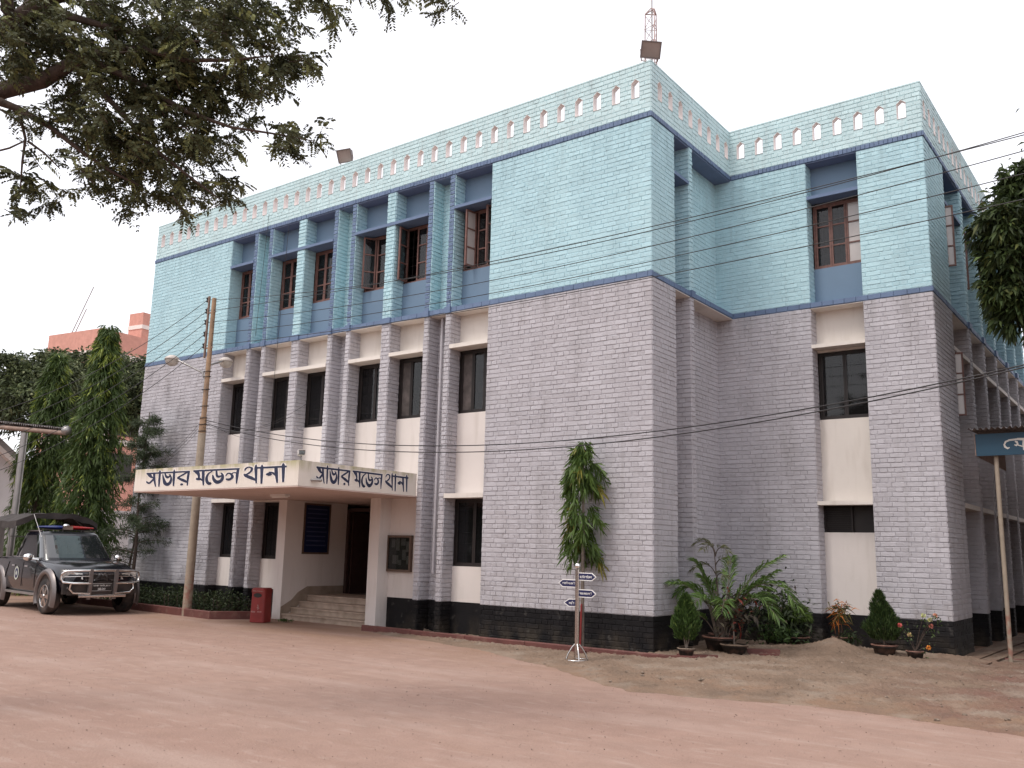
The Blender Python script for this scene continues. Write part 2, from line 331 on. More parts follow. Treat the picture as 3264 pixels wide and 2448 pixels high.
# gaps between paired fins: brick back walls
for (a, b) in ((-10.68, -10.24), (-7.84, -7.38), (-4.99, -4.54)):
    zs = 'pgt'
    if a == -7.84:
        B().box(a, b, RD+.01, .5, 2.56, Z2B).obj('wall', 'grey', HB); bodyz(a, b, RD+.01, .5, 't')
        face_bricks(TY(RD+.01), NY, a, b, 3.03, Z2B, 37, 0); face_bricks(TY(RD+.01), NY, a, b, Z2T, Z1B, R3, 1)
    else:
        bodyz(a, b, RD+.01, .5, zs); storey_bricks(TY(RD+.01), NY, a, b)
# inner return of the wing and the recess beside it
body(-.60, -.34, .86, D1+.3); storey_bricks(TX(-.34), NX, 1.58, D1, 0)
body(-.34, 1.52, D1, D1+.5); body(2.48, W2, D1, 4.90); body(1.3, 1.52, D1+.3, D1+.5)
storey_bricks(TY(D1), NY, -.34, 1.52, 1); storey_bricks(TX(1.52), NX, D1, D1+RD, 0); storey_bricks(TY(D1), NY, 2.48, W2, 1)
storey_bricks(TX(W2), NX, D1, 4.90, 0)
# fins: stacks of bricks, one part each
def fin(x0, x1, y0, y1, narrow, axis, low=0.0):
    """axis 'y': fin end looks to -Y (main front); axis 'x': fin end looks to +X"""
    b = B(); fr = 3 if narrow else 1
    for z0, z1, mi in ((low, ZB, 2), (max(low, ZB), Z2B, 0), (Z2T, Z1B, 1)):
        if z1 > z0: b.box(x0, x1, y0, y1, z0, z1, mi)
    def zone(T, n, u0, u1, bond, front):
        if low < ZB: face_bricks(T, n, u0, u1, .01, ZB, R1, 2, bond)
        zl = max(low, ZB); face_bricks(T, n, u0, u1, zl, Z2B, max(1, round((Z2B-zl)/.0839)), 0, bond, proud=.014, jit=1.5)
        face_bricks(T, n, u0, u1, Z2T, Z1B, R3, (fr if front else 1), bond, proud=.014, jit=1.5)
    if axis == 'y':
        zone(TY(y0), NY, x0, x1, 0, True); zone(TX(x1), NX, y0, y1-.004, 1, False)
    else:
        zone(TX(x1), NX, y0, y1, 0, True); zone(TY(y0), NY, x0+.004, x1, 1, False)
    return b.obj('fin', BM, HB)
for i, (a, b, n) in enumerate(FINS):
    fin(a, b, 0, RD+.02, n, 'y', low=(3.0 if i in (2, 3, 4, 5) else 0.0))
fin(-.36, 0, 1.46, 1.58, 0, 'x')
SF = [(6.40, 6.62), (7.90, 8.12), (9.40, 9.62), (10.9, 11.12), (12.4, 12.62), (13.9, 14.12)]
for a, b in SF: fin(W2-RD, W2, a, b, 0, 'x')
# bands of brick on edge at the two floor lines
def band(name, z0, z1, pr, edge, z_step):
    b = B()
    b.box(XL-.02, .0, .0, .5, z0, z1); b.box(-.62, 0, .0, D1+.5, z0, z1-.0005); b.box(-.3, W2, D1, D1+.5, z0, z1-.001); b.box(W2-.5, W2, D1, 16, z0, z1-.0015)
    o = b.obj(name, 'indigo', HB)
    for T, n, u0, u1 in ((TY(0), NY, XL-.02, .03), (TX(0), NX, -.03, D1-.03), (TY(D1), NY, .03, W2+.03), (TX(W2), NX, D1-.03, 12)):
        u = u0
        while u < u1-.001:
            e = min(u+z_step*random.uniform(.93, 1.07), u1)
            if u1-e < .02: e = u1
            one_brick(T, n, u, e, z0, z1, 3, pr, .7); u = e
    return o
band('roof_band', Z1B, Z1T, .024, 0, .082); band('floor_band', Z2B, Z2T, .016, 0, .21)
for (a, b, n) in FINS: B().box(a-.012, b+.012, -.045, .0, Z2B-.012, Z2T+.012).obj('fin_block', 'indigo', HB)
for (y0, y1) in [(1.46, 1.58)]: B().box(0, .045, y0-.012, y1+.012, Z2B-.012, Z2T+.012).obj('fin_block', 'indigo', HB)
for (y0, y1) in SF: B().box(W2, W2+.05, y0-.012, y1+.012, Z2B-.012, Z2T+.012).obj('fin_block', 'indigo', HB)
# cream underside of the first-floor band, blue underside of the roof band
def soff(x0, x1, y0, y1):
    B().box(x0, x1, y0, y1, Z2B-.016, Z2B-.003).obj('soffit', 'cream', HB); B().box(x0, x1, y0, y1, Z1B-.016, Z1B-.003).obj('soffit', 'soffit_blue', HB)
xs = [(-11.695, -10.81)]+[(-10.67, -10.25), (-10.11, -9.18), (-8.92, -7.97), (-7.83, -7.39), (-7.25, -6.31), (-6.05, -5.12), (-4.98, -4.55), (-4.41, -3.475)]
for a, b in xs: soff(a, b, .004, RD)
soff(-.33, -.004, .865, 1.455); soff(-.33, -.004, 1.585, D1-.005); soff(1.525, 2.475, D1+.004, D1+RD)
ys = [4.905]+[v for ab in SF for v in ab]+[15.9]
for i in range(0, len(ys), 2): soff(W2-RD, W2-.004, ys[i]+.005, ys[i+1]-.005)
# parapets with pointed niches cut through
def parapet(F, T, n, u0, u1, centres, th=.105):
    b = B(); zs, za, zb_, hw = 9.735, 9.80, 9.44, .08; cu = u0; hs = []
    ed = [u0]+[(centres[i]+centres[i+1])/2 for i in range(len(centres)-1)]+[u1]
    for i, c in enumerate(centres):
        a, e = ed[i], ed[i+1]
        for p0, p1, q0, q1 in ((a, e, Z1T, zb_), (a, c-hw, zb_, zs), (c+hw, e, zb_, zs)):
            b.prism([(p0, q0), (p1, q0), (p1, q1), (p0, q1)], 0, th, F, 0)
        b.prism([(a, zs), (c-hw, zs), (c, za), (c+hw, zs), (e, zs), (e, ZT), (a, ZT)], 0, th, F, 0)
        # plastered lining of the niche
        for q in ([(c-hw, zb_), (c-hw+.004, zb_), (c-hw+.004, zs), (c-hw, zs)], [(c+hw-.004, zb_), (c+hw, zb_), (c+hw, zs), (c+hw-.004, zs)], [(c-hw, zb_), (c+hw, zb_), (c+hw, zb_+.004), (c-hw, zb_+.004)],
                  [(c-hw, zs), (c, za), (c, za-.005), (c-hw, zs-.005)], [(c, za), (c+hw, zs), (c+hw, zs-.005), (c, za-.005)]):
            b.prism(q, -.011, th+.002, F, 1)
        hs.append((c-hw, c+hw, zb_, za))
    o = b.obj('parapet', ['parapet', 'niche'], HB)
    face_bricks(T, n, u0, u1, Z1T, ZT, R4, 4, 0, hs, proud=.010, jit=.9)
    return o
parapet(lambda u, v, a: (u, a, v), TY(0), NY, XL, 0, [-14.84+i*(14.54/37) for i in range(38)])
parapet(lambda u, v, a: (-a, u, v), TX(0), NX, .131, D1, [.32+i*.408 for i in range(8)])
face_bricks(TX(0), NX, 0, .131, Z1T, ZT, R4, 4)
parapet(lambda u, v, a: (u, D1+a, v), TY(D1), NY, 0, W2, [.24+i*.3838 for i in range(9)])
parapet(lambda u, v, a: (W2-a, u, v), TX(W2), NX, D1+.131, 16, [3.57+i*.403 for i in range(30)])
face_bricks(TX(W2), NX, D1, D1+.131, Z1T, ZT, R4, 4)
cp = B(); cp.box(XL-.01, .012, -.012, .145, ZT+.001, ZT+.028); cp.box(-.145, .012, .145, D1-.013, ZT+.001, ZT+.0275); cp.box(-.145, W2+.012, D1-.012, D1+.145, ZT+.001, ZT+.028); cp.box(W2-.145, W2+.012, D1+.145, 16, ZT+.001, ZT+.0275)
cp.obj('coping', 'parapet', HB)

# inside: floors, ceilings, back partitions and outer walls that are not seen
it = B()
for z0, z1 in ((.40, .498), (3.10, 3.2), (6.14, 6.235), (9.014, 9.11)):
    for x0, x1, y0, y1 in ((XL+.05, -9.2, .5, 4.2), (-6.05, -.62, .5, 4.2), (-.5, W2-.5, D1+.52, 9)): it.box(x0, x1, y0, y1, z0, z1)
    if z0 > 2: it.box(-9.2, -6.05, .52, 4.2, z0, z1)
it.box(XL, W2-.1, 4.2, 4.3, 0, 3.3) if False else None
it.box(XL, -.5, 4.2, 4.3, 0, 9.1); it.box(XL, XL+.1, .5, 4.2, 0, 9.1); it.box(-.62, -.52, .86, 4.2, 0, 9.1); it.box(-.52, W2-.5, 8.9, 9, 0, 9.1); it.box(W2-1.6, W2-1.5, 5, 16, 0, 9.1); it.box(W2-1.5, W2-.4, 15.9, 16, 0, 9.1)
it.box(XL, W2-.2, .6, 16, 9.12, 9.16) if False else None
for z0 in (3.10, 6.14, 9.014): it.box(W2-1.5, W2-.45, 4.9, 15.9, z0, z0+.09)
for x in (-11.9, -8.45, -5.6, -3.3): it.box(x, x+.1, .55, 4.2, 3.2, 9.0)
it.obj('interior', 'interior', HB)
rf = B(); rf.box(XL+.1, -.14, .14, 15.9, 9.115, 9.17); rf.box(-.14, W2-.14, D1+.14, 15.9, 9.115, 9.171); rf.obj('roof', 'concreteroof', HB)

# ------------------------------------------------------------------ bay fillings: panels, sunshades, windows
def TT(axis, base):
    return (lambda u, d, z: (u, base+d, z)) if axis == 'y' else (lambda u, d, z: (base-d, u, z))
def panel(T, u0, u1, z0, z1, m, d=RD, th=.14, name='infill_panel'): return B().box(u0, u1, d, d+th, z0, z1, 0, T).obj(name, m, HB)
def shade(T, u0, u1, z0, z1, m, out=.012, name='sunshade'): return B().box(u0, u1, -out, RD+.02, z0, z1, 0, T).obj(name, m, HB)
def window(T, u0, u1, z0, z1, style, opens=(0, 0, 0), d=RD+.04, pale_panes=None, n=3):
    fm, t = ('wood', .034) if style == 'wood' else ('darkframe', .035)
    b = B(); b.box(u0, u0+t, d, d+.07, z0, z1, 0, T); b.box(u1-t, u1, d, d+.07, z0, z1, 0, T); b.box(u0+t, u1-t, d, d+.069, z0, z0+t, 0, T); b.box(u0+t, u1-t, d, d+.069, z1-t, z1, 0, T)
    wn = b.obj('window', fm, HB); a0, a1 = u0+t, u1-t; c0, c1 = z0+t, z1-t; wd = (a1-a0)/n
    for i in range(n):
        s0, s1 = a0+i*wd+.003, a0+(i+1)*wd-.003; op = opens[i] if i < len(opens) else 0; ang = math.radians(abs(op)); left = (i < (n+1)//2) ^ (op < 0); hl = s0 if left else s1
        def TS(u, dd, z, hl=hl, ang=ang, sgn=(1 if left else -1)):
            e = abs(u-hl); q = dd-d
            return T(hl+sgn*(e*math.cos(ang)+q*math.sin(ang)), d-e*math.sin(ang)+q*math.cos(ang), z)
        f = .032; bs = B(); bs.box(s0, s0+f, d+.012, d+.05, c0, c1, 0, TS); bs.box(s1-f, s1, d+.012, d+.05, c0, c1, 0, TS)
        rows = 3 if style == 'wood' else 1
        zz = [c0+(c1-c0)*k/rows for k in range(rows+1)]
        for k, z in enumerate(zz):
            za = z if k == 0 else (z-f if k == rows else z-.013); zb = z+f if k == 0 else (z if k == rows else z+.013)
            bs.box(s0+f, s1-f, d+.013, d+.049, za, zb, 0, TS)
        bs.obj('sash', fm, wn)
        for k in range(rows):
            pm = ('glasspale' if style == 'wood' else 'glassmid') if (pale_panes and i in pale_panes) else 'glass'
            B().box(s0+f, s1-f, d+.029, d+.034, zz[k]+.014, zz[k+1]-.014, 0, TS).obj('pane', pm, wn)
    g = B(); k = 6 if style == 'wood' else 5
    for i in range(1, k): x = u0+(u1-u0)*i/k; g.box(x-.004, x+.004, d+.075, d+.083, z0+.01, z1-.01, 0, T)
    for i in range(1, 6): z = z0+(z1-z0)*i/6; g.box(u0+.01, u1-.01, d+.0875, d+.0955, z-.003, z+.003, 0, T)
    g.obj('grille', 'darkframe', wn)
    return wn
T0 = TT('y', 0.0)
US, UTp = 7.045, 8.275
opens = {0: (0, 0, 0), 1: (0, 0, 0), 2: (0, 0, 0), 3: (-58, 0, 0), 4: (86, 0, 0), 5: (-84, 0, 62)}
pale_by_bay = {0: (), 1: (2,), 2: (2,), 3: (), 4: (), 5: (0,)}  # panes set pale; the last bay's open sash stands for reflected sky
for i, (a, b) in enumerate(BAYS):
    panel(T0, a, b, Z2T, US, 'bluepanel'); window(T0, a+.004, b-.004, US+.003, UTp-.003, 'wood', opens[i], pale_panes=pale_by_bay[i])
    panel(T0, a, b, UTp+.066, Z1B, 'bluepanel')
    # middle storey
    panel(T0, a, b, 5.49, Z2B, 'cream'); window(T0, a+.004, b-.004, 4.163, 5.405, 'dark', pale_panes=((0,) if i in (4, 5) else ()), n=2 if i not in (4, 5) else 3)
    panel(T0, a, b, (2.56 if i in (2, 3) else 2.60), 4.16, 'white')
    if i in (0, 1, 5):
        panel(T0, a, b, ZB, 1.25, 'white'); window(T0, a+.004, b-.004, 1.253, 2.505, 'dark', n=2); shade(T0, a, b, 2.51, 2.597, 'cream')
        B().box(a, b, RD, RD+.14, 0, ZB-.001).obj('plinth_panel', 'black', HB)
shade(T0, -10.12, -7.96, UTp, UTp+.063, 'indigo', .03); shade(T0, -7.26, -5.11, UTp, UTp+.063, 'indigo', .03)
shade(T0, -11.7, -10.80, UTp, UTp+.063, 'indigo', .02); shade(T0, -4.42, -3.47, UTp, UTp+.063, 'indigo', .02)
shade(T0, -11.7, -10.80, 5.408, 5.487, 'cream'); shade(T0, -10.12, -7.96, 5.408, 5.487, 'cream', .024); shade(T0, -7.26, -6.30, 5.408, 5.487, 'cream'); shade(T0, -6.06, -5.11, 5.425, 5.5, 'cream'); shade(T0, -4.42, -3.47, 5.408, 5.487, 'cream')
# wing bay
T1 = TT('y', D1)
panel(T1, 1.52, 2.48, Z2T, 6.965, 'bluepanel'); window(T1, 1.53, 2.47, 6.968, 8.25, 'wood', (0, 0, 0), pale_panes=(2,)); panel(T1, 1.52, 2.48, 8.34, Z1B, 'bluepanel'); shade(T1, 1.52, 2.48, 8.275, 8.338, 'indigo', -.004)
panel(T1, 1.52, 2.48, 5.44, Z2B, 'cream'); window(T1, 1.53, 2.47, 4.073, 5.335, 'dark', n=2); shade(T1, 1.52, 2.48, 5.37, 5.438, 'cream', .006); panel(T1, 1.52, 2.48, 5.337, 5.369, 'cream')
panel(T1, 1.52, 2.48, 2.565, 4.07, 'cream'); shade(T1, 1.52, 2.48, 2.495, 2.563, 'cream', .006); panel(T1, 1.52, 2.48, ZB, 2.02, 'white'); B().box(1.52, 2.48, D1+RD, D1+RD+.14, 0, ZB-.001).obj('plinth_panel', 'black', HB)
wv = B()
for k in range(11): z = 2.04+k*.04; wv.box(1.54, 2.0, D1+RD+.05, D1+RD+.075, z, z+.022)
wv.box(1.52, 1.545, D1+RD+.03, D1+RD+.1, 2.021, 2.493); wv.box(2.0, 2.03, D1+RD+.03, D1+RD+.1, 2.021, 2.493); wv.box(1.545, 2.48, D1+RD+.1, D1+RD+.12, 2.021, 2.493); wv.obj('ventilator', 'darkframe', HB)
# narrow bay beside the corner
T2 = TT('x', 0.0)
for z0, z1, m in ((0.02, ZB, 'black'), (ZB, Z2B, 'grey'), (Z2T, Z1B, 'bluepanel')): B().box(.865, 1.455, RD, RD+.03, z0, z1, 0, T2).obj('infill_panel', m, HB)
shade(T2, .862, 1.458, 8.28, 8.34, 'indigo', .004)
# right side bays
T3 = TT('x', W2)
yb = [(4.905, 6.395)]+[(SF[i][1]+.005, SF[i+1][0]-.005) for i in range(5)]
for i, (a, b) in enumerate(yb):
    panel(T3, a, b, Z2T, 7.0, 'bluepanel'); panel(T3, a, b, 8.34, Z1B, 'bluepanel'); shade(T3, a, b, 8.28, 8.34, 'indigo', .004)
    panel(T3, a, b, 5.49, Z2B, 'cream'); shade(T3, a, b, 5.41, 5.487, 'cream', .004); panel(T3, a, b, 2.6, 4.15, 'cream'); panel(T3, a, b, ZB, 1.25, 'grey'); shade(T3, a, b, 2.51, 2.597, 'cream', .004); panel(T3, a, b, 0, ZB-.001, 'black')
    window(T3, a+.005, b-.005, 7.003, 8.277, 'wood', (82, 0, 0) if i == 0 else (70, 0, 0), pale_panes=(0,)); window(T3, a+.005, b-.005, 4.153, 5.407, 'wood', (80 if i == 0 else 0, 0, 0), pale_panes=(0,)); window(T3, a+.005, b-.005, 1.253, 2.507, 'dark', n=2)
# drain pipes
B().tube([(-4.80, .2, 1.1), (-4.80, .2, Z2B-.02)], .032, 10).obj('drainpipe', 'grey', HB)
# ------------------------------------------------------------------ bricks: the 300 that show largest are parts, the rest one mass
def screen_area(vs, n):
    c = np.mean(np.array(vs[4:]), axis=0); d = c-CAM; r = np.linalg.norm(d); w_ = d@FW
    x, y = (d@RT)/w_*FPX, (d@UP)/w_*FPX
    if abs(x) > 1600 or abs(y) > 1200: return 0
    a = np.linalg.norm(np.array(vs[5])-np.array(vs[4]))*np.linalg.norm(np.array(vs[7])-np.array(vs[4]))
    return max(0, -(d/r)@n)*a/r**2
FQ = [(4, 5, 6, 7), (0, 1, 5, 4), (1, 2, 6, 5), (2, 3, 7, 6), (3, 0, 4, 7)]
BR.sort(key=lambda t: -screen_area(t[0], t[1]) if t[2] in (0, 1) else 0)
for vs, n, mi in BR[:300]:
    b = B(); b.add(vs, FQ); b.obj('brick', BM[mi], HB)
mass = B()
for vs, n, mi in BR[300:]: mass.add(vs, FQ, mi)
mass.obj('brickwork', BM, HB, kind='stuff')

# ------------------------------------------------------------------ canopy and porch
CX0, CX1, CY, CZ0, CZ1 = -10.14, -5.14, -2.92, 2.56, 2.99
cb = B(); cb.box(CX0, CX1, CY, CY+.1, CZ0, CZ1); cb.box(CX1-.1, CX1, CY+.1, -.004, CZ0, CZ1); cb.box(CX0, CX0+.1, CY+.1, -.004, CZ0, CZ1); cb.box(CX0+.1, CX1-.1, CY+.1, -.004, CZ0+.002, CZ0+.16)
canopy = cb.obj('canopy', 'canopy', HB)
B().box(CX0+.004, CX1-.004, CY+.004, 3.4, CZ0-.022, CZ0-.001).obj('canopy_soffit', 'soffit', HB)
lt = B(); lt.box(-7.5, -7.05, -1.62, -1.5, CZ0-.075, CZ0-.023); lt.box(-7.47, -7.08, -1.6, -1.52, CZ0-.09, CZ0-.075, 1); lt.obj('ceiling_light', ['cctv', 'signwhite'], canopy)
B().box(-9.21, -8.94, -.006, 1.77, 0, CZ0-.023).obj('porch_wall', 'white', HB)
B().box(-6.36, -6.08, -.006, 1.30, 0, CZ0-.023).obj('porch_wall', 'white', HB)
pw = B(); pw.box(-6.08, -5.112, RD, RD+.14, ZB, 2.6); pw.obj('porch_wall', 'white', HB); B().box(-6.08, -5.112, RD-.002, RD+.14, 0, ZB-.001).obj('plinth_panel', 'black', HB)
# lobby
lb = B(); lb.box(-12, -6.3, 4.0, 4.1, .4, 2.6); lb.box(-12, -11.9, 1.77, 4.0, .4, 2.6); lb.box(-12, -9.21, 1.6, 1.768, .4, 2.6); lb.box(-6.36, -6.26, 1.30, 4, .4, 2.6); lb.box(-12, -6.3, .76, 4.1, .30, .495); lb.box(-12, -6.3, 1.77, 4.1, 2.62, 2.7)
lb.obj('lobby', 'lobby', HB)
df = B(); df.box(-8.95, -8.87, 1.775, 1.86, .5, 2.40); df.box(-8.87, -6.36, 1.78, 1.86, 2.36, 2.44); df.box(-6.44, -6.36, 1.775, 1.86, .5, 2.36); dfo = df.obj('door_frame', 'door', HB)
B().box(-8.86, -8.82, 1.87, 2.75, .5, 2.34).obj('door_leaf', 'door', dfo); B().box(-6.50, -6.46, 1.87, 2.75, .5, 2.34).obj('door_leaf', 'door', dfo)
st = thing('steps', None, None); st.name = 'porch_steps'; st.parent = HB
for k in range(4):
    y0 = .05+k*.225; b = B(); z1 = .125*(k+1); b.box(-8.935, -6.365, y0, .80+.02*k if k < 3 else 1.78, .125*k-.02, z1-.03); b.box(-8.935, -6.365, y0-.025, .80+.02*k if k < 3 else 1.78, z1-.03, z1); b.obj('step', 'step', st)
# dado that climbs the left porch wall with the steps
dd = [(.0, 0), (.0, .26), (.28, .40), (.45, .56), (.70, .68), (1.76, .68), (1.76, .4), (.5, .3)]
B().prism(dd, -8.94, -8.928, lambda u, v, a: (a, u, v)).obj('dado', 'dado', HB)

# lettering traced as brush strokes: (x, y, width) in the picture of the canopy's right face
STROKES = [
 [(545, 548, 26), (700, 566, 26), (900, 590, 26), (1085, 612, 24)], [(1125, 612, 24), (1350, 640, 26), (1605, 672, 24)], [(1745, 688, 24), (1880, 706, 26), (2018, 722, 24)],
 [(556, 550, 12), (588, 585, 46), (610, 622, 32), (640, 648, 12)], [(546, 690, 14), (558, 715, 24), (583, 733, 26), (615, 700, 28), (652, 645, 22)], [(648, 560, 28), (652, 680, 28), (668, 810, 13)],
 [(722, 518, 6), (722, 560, 26), (716, 700, 26), (711, 816, 15)],
 [(760, 598, 10), (770, 680, 26), (790, 765, 42), (820, 795, 44), (850, 765, 38), (866, 700, 22), (856, 640, 14), (838, 615, 12)], [(788, 588, 14), (803, 645, 26), (822, 668, 32), (846, 650, 22), (858, 620, 12)],
 [(903, 543, 6), (901, 600, 26), (897, 720, 26), (894, 832, 15)],
 [(1070, 612, 18), (1005, 655, 26), (942, 696, 22)], [(942, 696, 22), (1000, 742, 38), (1055, 790, 26)], [(1078, 608, 22), (1066, 700, 26), (1058, 848, 12)], [(974, 818, 4), (982, 818, 30), (992, 818, 36), (1002, 818, 30), (1010, 818, 4)],
 [(1130, 614, 8), (1168, 642, 46), (1186, 690, 26), (1190, 745, 18)], [(1158, 742, 10), (1170, 752, 36), (1190, 760, 40), (1206, 745, 14)], [(1196, 752, 24), (1240, 802, 16)], [(1236, 630, 28), (1236, 740, 28), (1238, 872, 13)],
 [(1335, 655, 14), (1292, 690, 20), (1272, 760, 26), (1280, 825, 30), (1304, 856, 40), (1320, 845, 16)],
 [(1337, 715, 10), (1350, 795, 30), (1388, 848, 46), (1428, 815, 34), (1441, 750, 22), (1424, 700, 14)], [(1376, 648, 16), (1380, 730, 22), (1400, 760, 30), (1434, 742, 16)],
 [(1470, 760, 10), (1492, 722, 18), (1520, 735, 20), (1536, 785, 26), (1510, 822, 30), (1486, 815, 28), (1478, 800, 10)], [(1525, 740, 16), (1552, 720, 14), (1580, 738, 14)], [(1592, 672, 22), (1582, 770, 26), (1575, 897, 11)],
 [(1655, 712, 10), (1664, 680, 18), (1690, 664, 18), (1718, 685, 20), (1712, 730, 20), (1680, 765, 20), (1655, 775, 14)], [(1648, 760, 12), (1665, 790, 32), (1702, 824, 38), (1757, 876, 20)], [(1758, 638, 6), (1756, 700, 26), (1758, 922, 12)],
 [(1811, 652, 6), (1809, 710, 26), (1804, 936, 15)],
 [(1846, 815, 6), (1858, 808, 40), (1876, 806, 46), (1892, 800, 26)], [(1868, 775, 14), (1900, 790, 20), (1930, 838, 16)], [(1930, 706, 26), (1932, 800, 26), (1939, 943, 12)],
 [(1990, 668, 6), (1991, 720, 26), (1988, 943, 15)]]
def canopy_uv(x, y):                              # picture position -> distance along the right face from its front corner, height
    px, py = 900+x*.19892, 1380+y*.19892
    d = FW+RT*(px-1632)/FPX+UP*(1224-py)/FPX; t = (CX1-CAM[0])/d[0]; p = CAM+t*d; return p[1]-CY, p[2]
def stroke_mesh(b, pts, F, off, grow, mi=0):
    P = [np.array((x, y), float) for x, y, _ in pts]
    # smooth the polyline
    Q, Wd = [], []
    for i in range(len(P)-1):
        p0, p1, p2, p3 = P[max(i-1, 0)], P[i], P[i+1], P[min(i+2, len(P)-1)]
        for k in range(6):
            t = k/6; Q.append(.5*((2*p1)+(-p0+p2)*t+(2*p0-5*p1+4*p2-p3)*t*t+(-p0+3*p1-3*p2+p3)*t**3)); Wd.append(pts[i][2]*(1-t)+pts[i+1][2]*t)
    Q.append(P[-1]); Wd.append(pts[-1][2]); L, R = [], []
    for i in range(len(Q)):
        t = Q[min(i+1, len(Q)-1)]-Q[max(i-1, 0)]; t /= np.linalg.norm(t)+1e-9; n = np.array([-t[1], t[0]]); h = Wd[i]*.56+grow
        L.append(Q[i]+n*h*(1, 1)); R.append(Q[i]-n*h)
    if grow: L[0] = L[0]-(Q[1]-Q[0])/np.linalg.norm(Q[1]-Q[0])*grow; 
    vs = [F(*canopy_uv(a[0], a[1]), off) for a in L]+[F(*canopy_uv(a[0], a[1]), off) for a in R]; n = len(Q)
    b.add(vs, [(i, i+1, n+i+1, n+i) for i in range(n-1)], mi)
def lettering(F):
    hb, lb_ = B(), B()
    for i, s in enumerate(STROKES):
        stroke_mesh(hb, s, F, .0012+.00003*i, 9); stroke_mesh(lb_, s, F, .0034+.00006*i, 0)
    hb.obj('letter_outline', 'letterborder', canopy); lb_.obj('lettering', 'letter', canopy)
lettering(lambda u, z, o: (CX1+o, CY+u, z))
_a, _b = canopy_uv(545, 640)[0], canopy_uv(2018, 760)[0]
_fa, _fb = at_y(317*1.0, 1030, CY)[0], at_y(620, 1010, CY)[0]
lettering(lambda u, z, o: (_fa+(u-_a)/(_b-_a)*(_fb-_fa), CY-o, z+.0))

# small writing with Blender's own built-in type, one glyph at a time
def writing(text, width, height, F, m, parent, name='lettering', bold=.012):
    b = B(); x = 0; k = 0; dg = bpy.context.evaluated_depsgraph_get()
    for ch in text:
        if ch == ' ': x += .3; continue
        cu = bpy.data.curves.new('glyph', 'FONT'); cu.body = ch; cu.resolution_u = 2
        o = bpy.data.objects.new('glyph', cu); COL.objects.link(o); bpy.context.view_layer.update()
        me = bpy.data.meshes.new_from_object(o.evaluated_get(bpy.context.evaluated_depsgraph_get()))
        if len(me.vertices):
            vs = [v.co.copy() for v in me.vertices]; x0 = min(v.x for v in vs); x1 = max(v.x for v in vs)
            for dx in (-bold, bold):
                k += 1; b.add([(v.x-x0+x+dx, v.y, .00005*k) for v in vs], [tuple(p.vertices) for p in me.polygons])
            x += x1-x0+.0
        bpy.data.objects.remove(o); bpy.data.curves.remove(cu); bpy.data.meshes.remove(me)
    if not b.v: return None
    V = np.array(b.v); mn, mx = V.min(0), V.max(0)
    b.v = [tuple(F((p[0]-mn[0])/(mx[0]-mn[0])*width, (p[1]-mn[1])/(mx[1]-mn[1])*height, p[2])) for p in V]
    return b.obj(name, m, parent)

# ------------------------------------------------------------------ things fixed to the building
nb = thing('notice_board', 'wooden framed glass notice board with pinned papers right of the entrance', 'notice board', (-5.77, RD, 1.1))
b = B(); X0, X1 = -6.10, -5.435
for a in ((X0, X0+.045, 1.1, 1.81), (X1-.045, X1, 1.1, 1.81)): b.box(a[0], a[1], RD-.07, RD, a[2], a[3])
b.box(X0+.045, X1-.045, RD-.07, RD, 1.1, 1.145); b.box(X0+.045, X1-.045, RD-.07, RD, 1.765, 1.81); b.obj('frame', 'noticewood', nb)
B().box(X0+.045, X1-.045, RD-.02, RD-.004, 1.145, 1.765).obj('backing', 'noticeback', nb)
for (u, v, w_, h) in ((.10, .42, .10, .16), (.23, .36, .09, .24), (.36, .46, .12, .14), (.50, .34, .09, .2), (.14, .10, .16, .17), (.40, .18, .1, .2), (.30, .08, .08, .1), (.52, .1, .1, .16)):
    B().box(X0+u, X0+u+w_, RD-.024, RD-.021, 1.15+v, 1.15+v+h).obj('paper', 'paper', nb)
B().box(X0+.045, X1-.045, RD-.05, RD-.046, 1.145, 1.765).obj('glass', 'glass', nb)
ib = thing('information_board', 'tall dark blue board with brown frame on the porch wall', 'board', (-8.94, .87, 1.38))
b = B(); b.box(-8.94, -8.915, .48, .52, 1.38, 2.50); b.box(-8.94, -8.915, 1.21, 1.25, 1.38, 2.50); b.box(-8.94, -8.915, .52, 1.21, 1.38, 1.42); b.box(-8.94, -8.915, .52, 1.21, 2.46, 2.50); b.obj('frame', 'noticewood', ib)
B().box(-8.938, -8.925, .52, 1.21, 1.42, 2.46).obj('panel', 'boardblue', ib)
mat('boardtext', (.06, .07, .13), .5)
for k in range(9):
    z = 2.36-k*.1; x = .57; b = B()
    while x < 1.12:
        e = x+random.uniform(.03, .11); x = e+.02
    B().box(-8.9245, -8.924, .57, min(e, 1.16), z, z+.028).obj('writing_line', 'boardtext', ib)
# surveillance cameras
cc = thing('security_camera', 'white boxy security camera on a post above the canopy corner', 'camera', (-5.27, -2.78, 2.99))
B().tube([(-5.27, -2.78, 2.99), (-5.27, -2.78, 3.08)], .014, 8).box(-5.33, -5.21, -2.83, -2.73, 2.985, 3.0).obj('post', 'galv', cc)
ca = math.radians(35)
def TCm(x, y, z): return (-5.27+x*math.cos(ca)+y*math.sin(ca), -2.78+x*math.sin(ca)*-1+y*math.cos(ca)*1, z)
b = B(); b.box(-.13, .10, -.05, .05, 3.085, 3.165, 0, TCm); b.box(-.14, .15, -.058, .058, 3.165, 3.178, 0, TCm); b.box(-.1, .15, -.058, -.052, 3.1, 3.165, 0, TCm); b.box(-.1, .15, .052, .058, 3.1, 3.165, 0, TCm); b.obj('housing', 'cctv', cc); B().box(.1, .104, -.045, .045, 3.09, 3.16, 0, TCm).obj('lens', 'carglass', cc)
c2 = thing('security_camera', 'small tube camera stuck on the canopy side before the lettering', 'camera', (-5.1, -2.6, 2.68))
